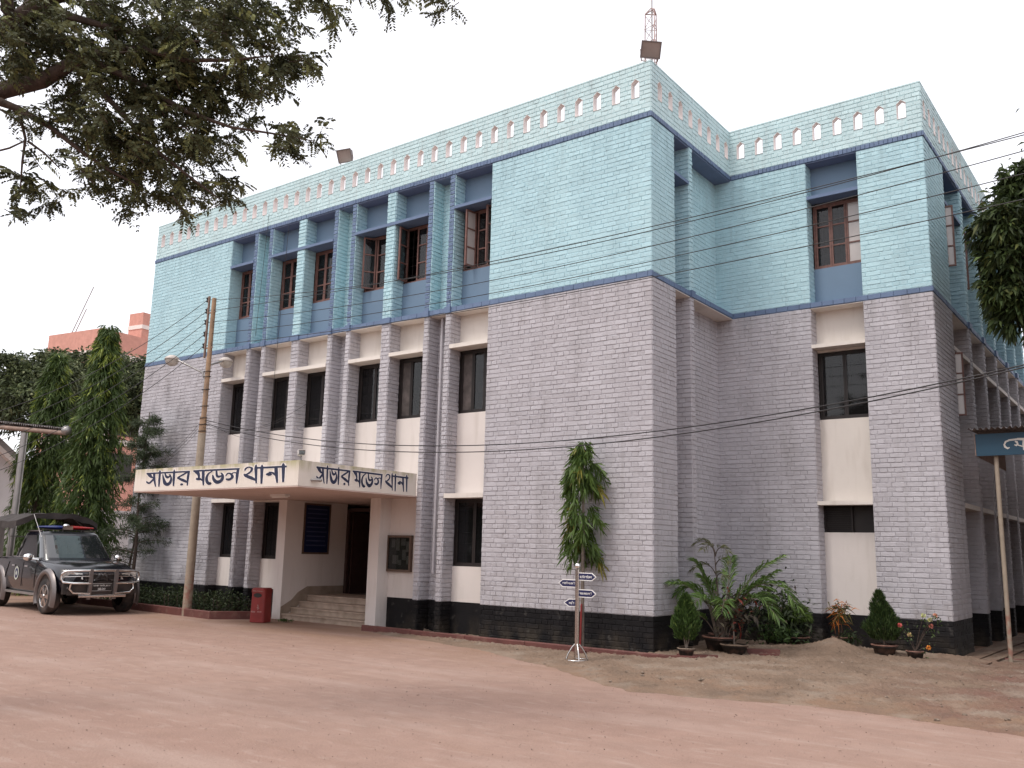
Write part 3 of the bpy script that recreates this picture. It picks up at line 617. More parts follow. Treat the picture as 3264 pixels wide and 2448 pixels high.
B().tube([(-5.135, -2.64, 2.67), (-5.07, -2.60, 2.675), (-5.05, -2.50, 2.675)], [.02, .028, .03], 10).obj('housing', 'galv', c2); B().tube([(-5.05, -2.501, 2.675), (-5.049, -2.49, 2.675)], .024, 10).obj('lens', 'carglass', c2)
# floodlights
def flood(x, y, z, yaw, pitch, label, s=1.0):
    t = thing('floodlight', label, 'floodlight', (x, y, z), 0, 'floodlights on the parapet'); cy_, sy_, cp_, sp_ = math.cos(yaw), math.sin(yaw), math.cos(pitch), math.sin(pitch); zc = z+.27*s
    def T(a, d, h):                                # a across, d out of the glass, h up
        a *= s; d *= s; h *= s; d2 = d*cp_+h*sp_; h2 = -d*sp_+h*cp_; return (x+a*cy_-d2*sy_, y+a*sy_+d2*cy_*1, zc+h2)
    b = B(); fr = [(-.20, -.0, -.16), (.20, 0, -.16), (.20, 0, .16), (-.20, 0, .16)]; bk = [(-.17, -.13, -.09), (.17, -.13, -.09), (.17, -.16, .10), (-.17, -.16, .10)]
    b.add([T(*q) for q in fr+bk], [(4, 5, 6, 7), (0, 1, 5, 4), (1, 2, 6, 5), (2, 3, 7, 6), (3, 0, 4, 7)]); b.obj('housing', 'floodbody', t)
    b = B()
    for q in ((-.21, .21, -.012, .012, -.17, -.145), (-.21, .21, -.012, .012, .145, .17), (-.21, -.185, -.011, .011, -.145, .145), (.185, .21, -.011, .011, -.145, .145)): b.box(*q, 0, T)
    b.obj('rim', 'floodbody', t); B().box(-.185, .185, -.006, .002, -.145, .145, 0, T).obj('glass', 'floodglass', t)
    b = B()
    for a in (-.21, .21): b.tube([T(a, -.03, 0), T(a*.8, -.03, -.22), (x+a*s*.5*cy_, y+a*s*.5*sy_, z)], .012*s, 6)
    b.obj('bracket', 'rust', t)
flood(-7.85, .06, ZT+.02, math.pi+.25, .5, 'small brown floodlight on the long parapet, alone above the fins', .9)
flood(-.02, .05, ZT+.02, math.pi+.75, .5, 'larger brown floodlight tilted down at the near roof corner', .86)
# lattice mast
tw = thing('lattice_mast', 'thin rusty lattice radio mast rising behind the roof corner', 'mast', (-.55, 1.0, 9.17))
LG = [(-.15, 0), (.12, -.07), (.05, .16)]
for a, c in LG: B().tube([(-.52+a, 1.0+c, 9.17), (-.52+a*.82, 1.0+c*.82, 11.72)], .012, 6).obj('leg', 'tower', tw)
b = B()
for k in range(8):
    z0 = 9.3+k*.3
    for i in range(3): (a, c), (a2, c2_) = LG[i], LG[(i+1) % 3]; b.tube([(-.52+a*.95, 1+c*.95, z0), (-.52+a2*.9, 1+c2_*.9, z0+.3)], .006, 5); b.tube([(-.52+a*.95, 1+c*.95, z0), (-.52+a2*.95, 1+c2_*.95, z0)], .006, 5)
b.obj('bracing', 'tower', tw)
b = B()
for i in range(3): (a, c), (a2, c2_) = LG[i], LG[(i+1) % 3]; b.tube([(-.52+a*.85, 1+c*.85, 11.72), (-.52+a2*.85, 1+c2_*.85, 11.72)], .012, 6); b.tube([(-.52+a*.85, 1+c*.85, 11.72), (-.52, 1, 11.80)], .01, 6)
b.obj('head_frame', 'tower', tw); B().tube([(-.5, 1.0, 10.5), (-.5, 1.0, 13.2)], .016, 6).obj('aerial', 'galv', tw)
# ------------------------------------------------------------------ kerbs, planter, drain
def kerb_line(pts, w_, z0, z1, name, label, m='kerb', n=None):
    """a low kerb laid in lengths along a polyline"""
    t = thing(name, label, 'kerb', (*pts[0], 0)); 
    for i in range(len(pts)-1):
        a, c = np.array(pts[i]), np.array(pts[i+1]); L = np.linalg.norm(c-a); d = (c-a)/L; nn = np.array([-d[1], d[0]]); k = max(1, round(L/1.25))
        for j in range(k):
            p, q = a+d*(L*j/k+.004), a+d*(L*(j+1)/k-.004); h = z1+random.uniform(-.006, .006); e = .012
            sec = [(0, z0), (w_, z0), (w_, h-e), (w_-e, h), (e, h), (0, h-e)]
            vs = [(*(p+nn*s), z) for s, z in sec]+[(*(q+nn*s), z) for s, z in sec]; o = B()
            o.add(vs, [tuple(range(5, -1, -1)), tuple(range(6, 12))]+[(r, (r+1) % 6, 6+(r+1) % 6, 6+r) for r in range(6)]); o.obj('kerb_stone', m, t)
    return t
kerb_line([(-5.97, -.47), (.47, -.53)], .09, -.02, .105, 'red_kerb', 'red kerb along the black plinth right of the entrance')
kerb_line([(-16.5, -.80), (-13.3, -.92), (-9.79, -1.15)], .09, -.02, .165, 'red_kerb', 'red planter kerb running from the pickup to the bin')
kerb_line([(-9.79, -1.15), (-9.30, -.45), (-8.95, -.30)], .09, -.02, .16, 'red_kerb', 'short dark red kerb at the planter end behind the bin')
B().add([(-16.5, -.76, .06), (-9.85, -1.08, .06), (-9.3, -.4, .06), (-9.25, -.02, .06), (-16.5, -.02, .06)], [(0, 1, 2, 3, 4)]).obj('planter_soil', 'soil', kind='structure')
B().add([(-5.95, -.40, .03), (.40, -.46, .03), (.03, -.0, .03), (-5.95, .29, .03)], [(0, 1, 2, 3)]).obj('plinth_border', 'soil', kind='structure')
for i, (x, y, L, a, z, l) in enumerate(((.62, -.42, .55, .45, .05, 'red edging brick lying at the kerb end by the conifer pot'), (.80, -.14, .6, .5, .06, 'red edging brick behind the conifer pot'), (1.35, 1.05, .5, .55, .10, 'red edging brick beside the palm pot'), (1.42, .9, .45, .5, .05, 'lower red edging brick beside the palm pot'))):
    ca, sa = math.cos(a), math.sin(a); T = lambda u, v, z_, x=x, y=y, ca=ca, sa=sa: (x+u*ca-v*sa, y+u*sa+v*ca, z_)
    B().box(-L/2, L/2, -.045, .045, z-.03, z+.05, 0, T).obj('edging_brick', 'kerb', None, l, 'brick')
B().box(-.97, -.79, -.78, -.68, .0, .075).obj('loose_brick', 'kerb', None, 'single loose brick lying in front of the kerb near the signpost', 'brick')
kerb_line([(3.0, 3.02), (4.06, 2.97)], .07, -.02, .045, 'drain_edge', 'pale brick edging along the sand at the drain corner', 'sand')
kerb_line([(3.84, 3.25), (3.95, 9)], -.12, -.02, .055, 'drain_edge', 'concrete lip of the open drain beside the wing', 'sand')
kerb_line([(4.12, 2.75), (4.30, 9)], -.08, -.03, .05, 'drain_edge', 'outer lip of the open drain under the shed', 'sand')
kerb_line([(4.2, 3.95), (5.6, 4.2)], .05, -.02, .04, 'red_kerb', 'thin red brick edging at the shed post')

# ------------------------------------------------------------------ litter bin
bn = thing('litter_bin', 'red rectangular litter bin with oval hole beside the porch wall', 'bin', (-8.57, -.80, .0), math.radians(20))
LOCAL[0] = True
b = B(); 
def rr(w_, d, n=5, r=.05):
    o = []
    for cx, cy_, a0 in ((w_-r, d-r, 0), (-w_+r, d-r, 90), (-w_+r, -d+r, 180), (w_-r, -d+r, 270)):
        for k in range(n): a = math.radians(a0+90*k/(n-1)); o.append((cx+r*math.cos(a), cy_+r*math.sin(a)))
    return o
def loft(b, rings, mi=0, cap=True, sm=False):
    n = len(rings[0][0]); vs = [(x, y, z) for pts, z in rings for x, y in pts]
    b.add(vs, [(i*n+j, i*n+(j+1) % n, (i+1)*n+(j+1) % n, (i+1)*n+j) for i in range(len(rings)-1) for j in range(n)], mi, sm)
    if cap: b.add(vs[-n:], [tuple(range(n))], mi)
loft(b, [(rr(.168, .16), .01), (rr(.158, .15), .60)]); b.obj('body', 'redpaint', bn)
b = B(); loft(b, [(rr(.166, .162), .60), (rr(.166, .162), .655), (rr(.15, .14), .69)]); b.obj('lid', 'redpaint', bn)
b = B(); b.add([(.0+.095*math.cos(a), -.1585+.0, .545+.045*math.sin(a)) for a in np.linspace(0, 2*math.pi, 20, endpoint=False)], [tuple(range(20))]); b.obj('opening', 'darkframe', bn)
mat('fadedwhite', (.42, .26, .24), .7)
FB = lambda zc, wd: (lambda u, v, o: (u-wd/2, -.1645-.0-.0*zc-o+ (0 if zc > .6 else (.60-zc)/.59*-.01+.006), zc+v))
writing('আমাকে ব্যবহার করুন', .24, .03, FB(.61, .24), 'fadedwhite', bn, 'writing', .02); writing('আমার', .10, .035, FB(.20, .26), 'fadedwhite', bn, 'writing', .03); 
writing('ময়লা', .10, .035, lambda u, v, o: (u+.015, -.1605-o, .20+v), 'fadedwhite', bn, 'writing', .03)
b = B(); b.tube([(.02, -.1595, .36), (.03, -.1595, .31), (.03, -.1595, .26)], .008, 6); b.tube([(.0, -.1595, .30), (.055, -.1595, .29)], .006, 6); b.obj('symbol', 'fadedwhite', bn)
LOCAL[0] = False

# ------------------------------------------------------------------ direction signpost
SX, SY = -.45, -1.50
sp = thing('signpost', 'stainless steel signpost with small blue arrow signs and ball top', 'signpost', (SX, SY, 0))
B().tube([(SX, SY, .10), (SX, SY, 1.32)], .034, 16).obj('post', 'steel', sp); B().ball((SX, SY, 1.365), .045, 14, 10).obj('ball_top', 'chrome', sp)
b = B()
b.tube([(SX+.16*math.cos(a), SY+.16*math.sin(a), .03) for a in np.linspace(0, 2*math.pi, 25)], .014, 8, cap=False); b.obj('base_ring', 'steel', sp)
for k in range(4):
    a = math.pi/4+k*math.pi/2; b = B(); b.tube([(SX+.03*math.cos(a), SY+.03*math.sin(a), .25), (SX+.075*math.cos(a), SY+.075*math.sin(a), .2), (SX+.13*math.cos(a), SY+.13*math.sin(a), .11), (SX+.155*math.cos(a), SY+.155*math.sin(a), .03)], .012, 8); b.obj('brace', 'steel', sp)
sa = math.radians(-3)
def arrow(side, z, L, text, rot=sa, hgt=.115):
    s = side; c, n_ = math.cos(rot), math.sin(rot)
    T = lambda u, d, v: (SX+u*s*c+d*n_, SY+u*s*n_-d*c, z+v)
    out = [(.034, -hgt/2), (L-.075, -hgt/2), (L, 0), (L-.075, hgt/2), (.034, hgt/2)]; inn = [(.034, -hgt/2+.012), (L-.08, -hgt/2+.012), (L-.016, 0), (L-.08, hgt/2-.012), (.034, hgt/2-.012)]
    b = B(); b.prism(out, -.006, .004, lambda u, v, a: T(u, a, v)); o = b.obj('arrow_sign', 'signwhite', sp)
    B().prism(inn, .004, .0055, lambda u, v, a: T(u, a, v)).obj('panel', 'signblue', o)
    u0 = .045; W_ = L-.12
    writing(text, W_, .048, (lambda u, v, q: T(u0+u, .0062+q, v-.024)) if s > 0 else (lambda u, v, q: T(u0+W_-u, .0062+q, v-.024)), 'signwhite', o, 'writing', .03)
arrow(1, 1.215, .335, 'মোটর সাইেকল'); arrow(-1, 1.11, .345, 'দর্শনার্থী দের গাড়ী'.replace('র্', '')); arrow(1, .975, .335, 'থানার কাজের গাড়ী'); arrow(-1, .835, .20, 'অফিস', math.radians(28))

# ------------------------------------------------------------------ utility pole, lamps and wires
PX, PY = -10.85, -.99
up = thing('utility_pole', 'wooden utility pole with two street lamps standing in the planter', 'utility pole', (PX, PY, 0))
B().tube([(PX, PY, 0), (PX, PY, 4.0)], [.10, .085], 16).obj('pole_base', 'polebase', up)
B().tube([(PX, PY, 4.0), (PX+.0, PY, 4.35), (PX+.01, PY, 4.4), (PX+.03, PY, 7.15)], [.08, .074, .058, .05], 14).obj('pole_top', 'polewood', up)
b = B(); rx = PX-.15
b.box(rx-.018, rx+.018, PY-.03, PY+.01, 5.75, 7.22); b.obj('insulator_rack', 'rust', up)
for z in (5.98, 6.82): B().box(rx, PX+.12, PY-.012, PY+.012, z-.015, z+.015).obj('rack_arm', 'rust', up)
INS = []
for z in (7.15, 6.88, 6.61, 6.33, 6.05):
    b = B(); b.lathe([(.0, -.05), (.035, -.05), (.045, -.035), (.025, -.015), (.025, .015), (.045, .035), (.035, .05), (0, .05)], (rx-.075, PY, z), 10); b.tube([(rx-.075, PY, z-.07), (rx-.075, PY, z+.07), (rx, PY, z+.075)], .007, 6); b.obj('insulator', 'darkframe', up); INS.append(np.array([rx-.075, PY, z]))
for dx, dy, z0, zz in ((-.98, -.30, 5.25, 5.78), (-.40, .75, 5.45, 5.86)):
    e = np.array([PX+dx, PY+dy, zz]); d = e-np.array([PX, PY, zz]); d /= np.linalg.norm(d)
    b = B(); b.tube([(PX-.07, PY, z0-.35), (PX-.075, PY, z0), (PX+d[0]*.14, PY+d[1]*.14, z0+.16), tuple(e-d*.12+np.array([0, 0, -.03])), tuple(e)], .022, 8); b.obj('lamp_arm', 'galv', up)
    b = B(); b.lathe([(.03, .075), (.07, .07), (.15, .02), (.175, -.03), (.168, -.035)], tuple(e), 16); b.obj('lamp_shade', 'lampshade', up)
    b = B(); b.lathe([(.155, -.03), (.15, -.09), (.11, -.15), (.05, -.18), (0, -.185)], tuple(e), 16); b.obj('lamp_bowl', 'lampbowl', up)
for k, z in enumerate((4.05, 4.2, 4.35, 4.62, 5.0, 5.3, 5.42)): B().tube([(PX+.085*math.cos(a), PY+.085*math.sin(a), z+.01*math.sin(a)) for a in np.linspace(0, 2*math.pi, 13)], .009, 5, cap=False).obj('tie_wire', 'wire', up)
def wire(p, q, sag, name, label, r=.007, n=28):
    p, q = np.array(p, float), np.array(q, float); pts = [p+(q-p)*t-np.array([0, 0, 4*sag*t*(1-t)]) for t in np.linspace(0, 1, n+1)]
    b = B(); b.tube(pts, r, 5); return b.obj(name, 'wire', None, label, 'wire')
WR = [((2240, 278), 12.6), ((2240, 284), 12.5), ((2240, 318), 12.4), ((2240, 368), 12.3), ((2240, 424), 12.2)]
ords = ['topmost', 'second', 'third', 'fourth', 'lowest']
for k, ((dx, dy), t) in enumerate(WR):
    wire(INS[k], at(dx, dy, t), (.42, .22, .33, .28, .22)[k], 'power_line', 'power line crossing the blue wall to the right, %s of the five from the insulators' % ords[k], .0065)
    wire(INS[k], at(-60, 905+k*33, 22), .35, 'power_line', 'power line running left from the pole, %s of the five from the insulators' % ords[k], .007)
for k, (z, y2, t, sg, lb) in enumerate(((4.3, 782, 11.5, .75, 'black cable slung low across the grey wall, upper one'), (4.22, 787, 11.3, .80, 'black cable slung low across the grey wall, lower one'))):
    wire((PX+.07, PY, z), at(2240, y2, t), sg, 'slung_cable', lb, .0085)
for k in range(4): wire((PX, PY-.07, 4.35-.1*k), (PX+.9+.5*k, -.02, 3.9+.25*k), .12+.05*k, 'service_cable', 'thin service cable drooping from the pole to the fins, %s' % ('first', 'second', 'third', 'fourth')[k], .004)
for k in range(3): wire((PX-.05, PY, 4.3-.08*k), (PX-3.2-.3*k, -.02, 3.75-.25*k), .15, 'service_cable', 'thin service cable from the pole to the left wall, %s' % ('highest', 'middle', 'lowest')[k], .0035)
for x, z0, z1, l in ((-9.52, 8.98, 4.6, 'thin cable hanging down the front between the left fins'), (-10.3, 9.42, 6.4, 'thin cable hanging from a parapet niche')): wire((x, -.04, z0), (x-.15, -.05, z1), .0, 'hanging_cable', l, .005)
wire(at(1400, 145, 19), at(2300, 158, 26), .15, 'aerial_wire', 'hair thin wire from the mast across the white sky', .0018)

# ------------------------------------------------------------------ shed with sign at the right edge
sh = thing('motorcycle_shed', 'shed with corrugated tin roof and blue fascia sign at right edge', 'shed', (4.4, 3.5, 0))
for x, y, m, r in ((4.40, 3.55, 'polebase', .035), (5.9, 3.55, 'polebase', .035), (4.75, 6.4, 'rust', .04), (6.9, 6.4, 'rust', .04), (5.0, 11.5, 'rust', .04), (7.2, 11.5, 'rust', .04)): B().tube([(x, y, -.02), (x, y, 3.27)], r, 12).obj('post', m, sh)
fs = B().box(4.13, 8.2, 3.44, 3.47, 3.27, 3.63).obj('fascia_sign', 'shedblue', sh)
B().box(4.118, 4.129, 3.43, 6.4, 3.27, 3.63).obj('fascia_edge', 'rust', sh)
b = B(); nx = 190; xs_ = np.linspace(4.05, 8.3, nx); zz = .022*np.sin((xs_-4.05)*2*math.pi/.085)
for y0, z0 in ((3.28, 3.70), (12.5, 4.0)): b.v += [(float(x), y0, z0+float(z)) for x, z in zip(xs_, zz)]
b.v += [(v[0], v[1], v[2]-.004) for v in b.v[:2*nx]]
for k in (0, 2*nx): b.f += [(k+i, k+i+1, k+nx+i+1, k+nx+i) for i in range(nx-1)]
b.f += [(i, i+1, 2*nx+i+1, 2*nx+i) for i in range(nx-1)]; b.m = [0]*len(b.f); b.sm = [True]*len(b.f); b.obj('tin_roof', 'tin', sh)
b = B(); b.box(4.2, 7.1, 3.5, 3.56, 3.55, 3.62); b.box(4.6, 4.66, 3.56, 12.3, 3.56, 3.62); b.obj('roof_beam', 'rust', sh)
mat('signpale', (.50, .46, .42), .6)
# the two letters that show, brushed on the fascia
LS = [[(1660, 985, 10), (1668, 1005, 16), (1688, 1018, 14), (1702, 1010, 8)], [(1810, 950, 15), (1760, 948, 15), (1700, 955, 14), (1672, 968, 14), (1662, 990, 12), (1672, 1012, 12)], [(1742, 962, 8), (1756, 968, 18), (1764, 985, 12), (1752, 995, 14), (1738, 990, 6)], [(1758, 990, 8), (1800, 1002, 8)], [(1808, 950, 13), (1806, 990, 12), (1810, 1030, 8)], [(1850, 925, 8), (1848, 960, 13), (1846, 1035, 9)], [(1760, 945, 14), (1900, 944, 14), (2050, 944, 14)], [(1900, 950, 12), (1930, 985, 14), (1900, 1010, 12), (1875, 990, 12)], [(1990, 950, 12), (1985, 1000, 12), (1990, 1035, 8)]]
b = B()
for i, s in enumerate(LS):
    pts = []
    for x, y, w_ in s:
        px, py = 2500+x*.42186, 1000+y*.42186; d = FW+RT*(px-1632)/FPX+UP*(1224-py)/FPX; p = CAM+d*(3.44-CAM[1])/d[1]; pts.append((p[0], p[2], w_*.0020))
    n = len(pts); Lf, Rf = [], []
    for k in range(n):
        t = np.array(pts[min(k+1, n-1)][:2])-np.array(pts[max(k-1, 0)][:2]); t /= np.linalg.norm(t)+1e-9; h = pts[k][2]*.5; Lf.append((pts[k][0]-t[1]*h, 3.4375-.0001*i, pts[k][1]+t[0]*h)); Rf.append((pts[k][0]+t[1]*h, 3.4375-.0001*i, pts[k][1]-t[0]*h))
    b.add(Lf+Rf, [(k, k+1, n+k+1, n+k) for k in range(n-1)])
b.obj('lettering', 'signpale', fs)

# ------------------------------------------------------------------ left background
wb = thing('white_house', 'white gabled house with grey roof behind the trees at far left', 'house', (-30, 3, 0))
# gable end looks towards +X (the yard)
HX = -26.0
b = B(); b.prism([(-6, 0), (3.2, 0), (3.2, 3.0), (-1.2, 6.6), (-6, 2.8)], HX-.3, HX, lambda u, v, a: (a, u, v)); b.box(HX-9, HX-.3, -6, 3.2, 0, 2.8); b.obj('wall', 'whitewash', wb)
b = B(); b.prism([(3.55, 2.72), (-1.2, 6.6), (-1.2, 6.85), (3.7, 2.95)], HX-9, HX+.25, lambda u, v, a: (a, u, v)); ro = b.obj('roof', 'concreteroof', wb)
b = B(); b.prism([(-6.3, 2.6), (-1.2, 6.6), (-1.2, 6.85), (-6.4, 2.85)], HX-9, HX+.24, lambda u, v, a: (a, u, v)); b.obj('roof', 'concreteroof', wb)
b = B(); b.prism([(3.52, 2.6), (-1.2, 6.46), (-1.2, 6.62), (3.62, 2.74)], HX+.005, HX+.28, lambda u, v, a: (a, u, v)); b.obj('verge', 'bandwhite', wb)
wi = B().box(HX-.02, HX+.02, -2.3, -.9, 1.0, 2.25).obj('window', 'darkframe', wb); B().box(HX, HX+.35, -2.6, -.55, 2.35, 2.48).obj('sunshade', 'concreteroof', wb)
b = B(); 
for k in range(5): b.box(HX-.01, HX+.03, -.9, -.45, 3.45+k*.1, 3.5+k*.1)
b.obj('vent', 'concreteroof', wb)
B().box(HX-8, HX+.0, 3.3, 16, 0, 2.7).obj('annex', 'whitewash', wb)
ls = thing('carport_roof', 'flat corrugated carport roof on a grey steel post at left edge', 'carport', (-21, -1, 0))
pA, pB = at(-60, 905, 29), at(142, 926, 26.5)
b = B(); nn_ = 90; u_ = np.linspace(0, 1, nn_)
for off in ((0, 0, 0), (-3.2, .0, .25)): b.v += [tuple(pA+(pB-pA)*u+np.array(off)+np.array([0, 0, .05*math.sin(u*300)])) for u in u_]
b.f = [(i, i+1, nn_+i+1, nn_+i) for i in range(nn_-1)]; b.m = [0]*len(b.f); b.sm = [True]*len(b.f); b.obj('tin_roof', 'tin', ls)
b = B(); b.tube([pA-np.array([0, 0, .16]), pB-np.array([0, 0, .12])], .06, 8); b.obj('beam', 'rust', ls); B().ball(tuple(pB+np.array([.05, 0, -.05])), .13, 10, 7).obj('pipe_end', 'galv', ls)
pf = at(53, 935, 27.5); B().tube([(pf[0], pf[1], 0), (pf[0], pf[1], pf[2])], .085, 12).obj('post', 'galv', ls)
# distant pink-brick block: front face looks towards the yard
pk = thing('apartment_block', 'tall pink brick apartment block with white bands behind the left trees', 'building', (-46, 26, 0))
def slab(b, x0, x1, z0, z1, y0, y1): b.box(x0, x1, y0, y1, z0, z1)
pc = at(222, 708, 70)
yaw = math.radians(8); cy_, sy_ = math.cos(yaw), math.sin(yaw)
TPk = lambda x, y, z: (pc[0]-x*sy_-y*cy_, pc[1]+x*cy_-y*sy_, z)
ztop = pc[2]
b = B(); b.box(0, 16, 0, 6.0, 0, ztop, 0, TPk); b.obj('wall', 'brickpink', pk)
b = B(); b.box(3.4, 16, .2, 1.7, ztop, ztop+2.0, 0, TPk); b.obj('stair_tower', 'brickpink', pk); b = B(); b.box(3.35, 16.05, .15, 1.75, ztop+.75, ztop+1.05, 0, TPk); b.obj('white_band', 'bandwhite', pk)
for dz in (1.75, 4.6, 7.9): b = B(); b.box(-.15, 16.1, -.15, 6.1, ztop-dz-.2, ztop-dz+.2, 0, TPk); b.obj('white_band', 'bandwhite', pk)
for k in range(3):
    for j in range(4):
        z0 = ztop-4.2-3.2*k; x0 = 1.3+3.6*j; wo_ = B().box(x0, x0+2.2, -.06, .05, z0, z0+1.9, 0, TPk).obj('window', 'darkframe', pk); b = B(); b.box(x0-.55, x0-.1, -.16, .02, z0-.6, z0+2.2, 0, TPk); b.obj('white_post', 'bandwhite', pk)
    for j in range(2): B().box(-.06, .05, .8+2.8*j, 2.4+2.8*j, ztop-4.2-3.2*k, ztop-2.4-3.2*k, 0, TPk).obj('window', 'darkframe', pk)
for dy, h in ((4.2, 3.4), (3.8, 1.8)): b = B(); b.tube([TPk(.5, dy, ztop), TPk(.5, dy-2.0*h/3.4, ztop+h)], .035, 5); b.obj('rooftop_rod', 'galv', pk)

# unseen block added outside the picture to shade the right side wall, and the trees across the road that the windows mirror
nbk = thing('shade_block', 'unseen plain block added on the right to shade the side wall', 'building', (11, 9, 0))
B().box(8.6, 15, 1.5, 22, 0, 7.5).obj('wall', 'whitewash', nbk); B().box(8.4, 15.2, 1.3, 22.2, 7.5, 7.7).obj('roof', 'concreteroof', nbk)
for j in range(5):
    for k in range(2): B().box(8.55, 8.62, 3+4*j, 4.4+4*j, 1.2+3.4*k, 2.6+3.4*k).obj('window', 'darkframe', nbk)
# ------------------------------------------------------------------ the pickup (local axes: x forward, y to its left, z up)
CARX, CARY, CARA = -14.25, -2.06, math.radians(-6.5)
car = thing('pickup_truck', 'black double cab police pickup with canvas cover and roof light bar', 'pickup truck', (CARX, CARY, 0), CARA)
LOCAL[0] = True
def mir(b, f): f(b, 1); f(b, -1)
# lower body: stations along x with half sections
ST = [(-2.62, .80, .50, .86, .80, 1.10), (-2.55, .86, .48, .88, .84, 1.12), (-1.9, .875, .46, .885, .86, 1.13), (-1.22, .875, .44, .885, .86, 1.14), (-1.2, .87, .40, .89, .85, 1.16), (-.4, .875, .38, .895, .85, 1.15),
      (.5, .875, .38, .895, .84, 1.12), (.95, .87, .38, .89, .80, 1.11), (1.2, .865, .40, .885, .77, 1.09), (1.6, .86, .42, .875, .74, 1.06), (1.95, .84, .44, .85, .70, 1.01), (2.15, .80, .45, .81, .64, .95), (2.27, .72, .46, .73, .56, .89), (2.33, .60, .48, .62, .46, .84)]
def section(x, w_, zb, wm_, wt, zt):
    zm = zb+(zt-zb)*.45; cr = .035 if x > 1 else .01
    half = [(w_*.92, zb), (w_, zb+.08), (wm_, zm), (wm_-.008, zt-.16), ((wm_+wt)/2, zt-.04), (wt, zt), (wt*.5, zt+cr), (0, zt+cr*1.3)]
    return [(x, y, z) for y, z in half]+[(x, -y, z) for y, z in half[::-1][1:]]
b = B(); n = 15
R_ = [section(*s) for s in ST]
b.add([p for r in R_ for p in r], [(i*n+j, (i+1)*n+j, (i+1)*n+j+1, i*n+j+1) for i in range(len(R_)-1) for j in range(n-1)]+[(i*n, i*n+n-1, (i+1)*n+n-1, (i+1)*n) for i in range(len(R_)-1)], 0, True)
b.add(R_[0], [tuple(range(n))]); b.add(R_[-1], [tuple(range(n-1, -1, -1))]); b.obj('body', 'carpaint', car)
# cabin: a loft of rounded outlines, glass and pillars as separate pieces
def outline(z):
    t = (z-1.08)/.68; xf = .98-.78*t**1.08; xr = -1.12+.34*t**1.6; hw = .80-.165*t; 
    if t > .88: s = (t-.88)/.12; xf -= .07*s*s; xr += .06*s*s; hw -= .05*s*s
    P = []; N = 80
    for k in range(N):
        a = 2*math.pi*k/N; ca, sa = math.cos(a), math.sin(a); e = .30
        P.append(((xf+xr)/2+(xf-xr)/2*math.copysign(abs(ca)**e, ca), hw*math.copysign(abs(sa)**e, sa), z))
    return P
ZL = [1.08, 1.14, 1.17, 1.25, 1.35, 1.45, 1.55, 1.62, 1.66, 1.70, 1.735, 1.755]
OL = [outline(z) for z in ZL]; N = 80
cab, wsn, sws = B(), B(), {}
for i in range(len(ZL)-1):
    for j in range(N):
        q = [OL[i][j], OL[i][(j+1) % N], OL[i+1][(j+1) % N], OL[i+1][j]]; ang = (j+.5)/N*360; zc = (ZL[i]+ZL[i+1])/2
        k = None
        if 1.17 < zc < 1.66:
            if ang < 40.5 or ang > 319.5: k = 'w'
            elif 54 < ang < 85.5 or 274.5 < ang < 306: k = ('f', ang < 180)
            elif 94.5 < ang < 126 or 234 < ang < 265.5: k = ('r', ang < 180)
            elif 144 < ang < 216: k = 'b'
        tgt = cab if k is None else (wsn if k == 'w' else sws.setdefault(k, B()))
        tgt.add(q, [(0, 1, 2, 3)], 0, True)
cab.add(OL[-1], [tuple(range(N))], 0, True); cab.obj('cabin', 'carpaint', car)
wsn.obj('windscreen', 'carglass', car)
for k, s in sws.items(): s.obj('rear_window' if k == 'b' else 'side_window', 'carglass', car)
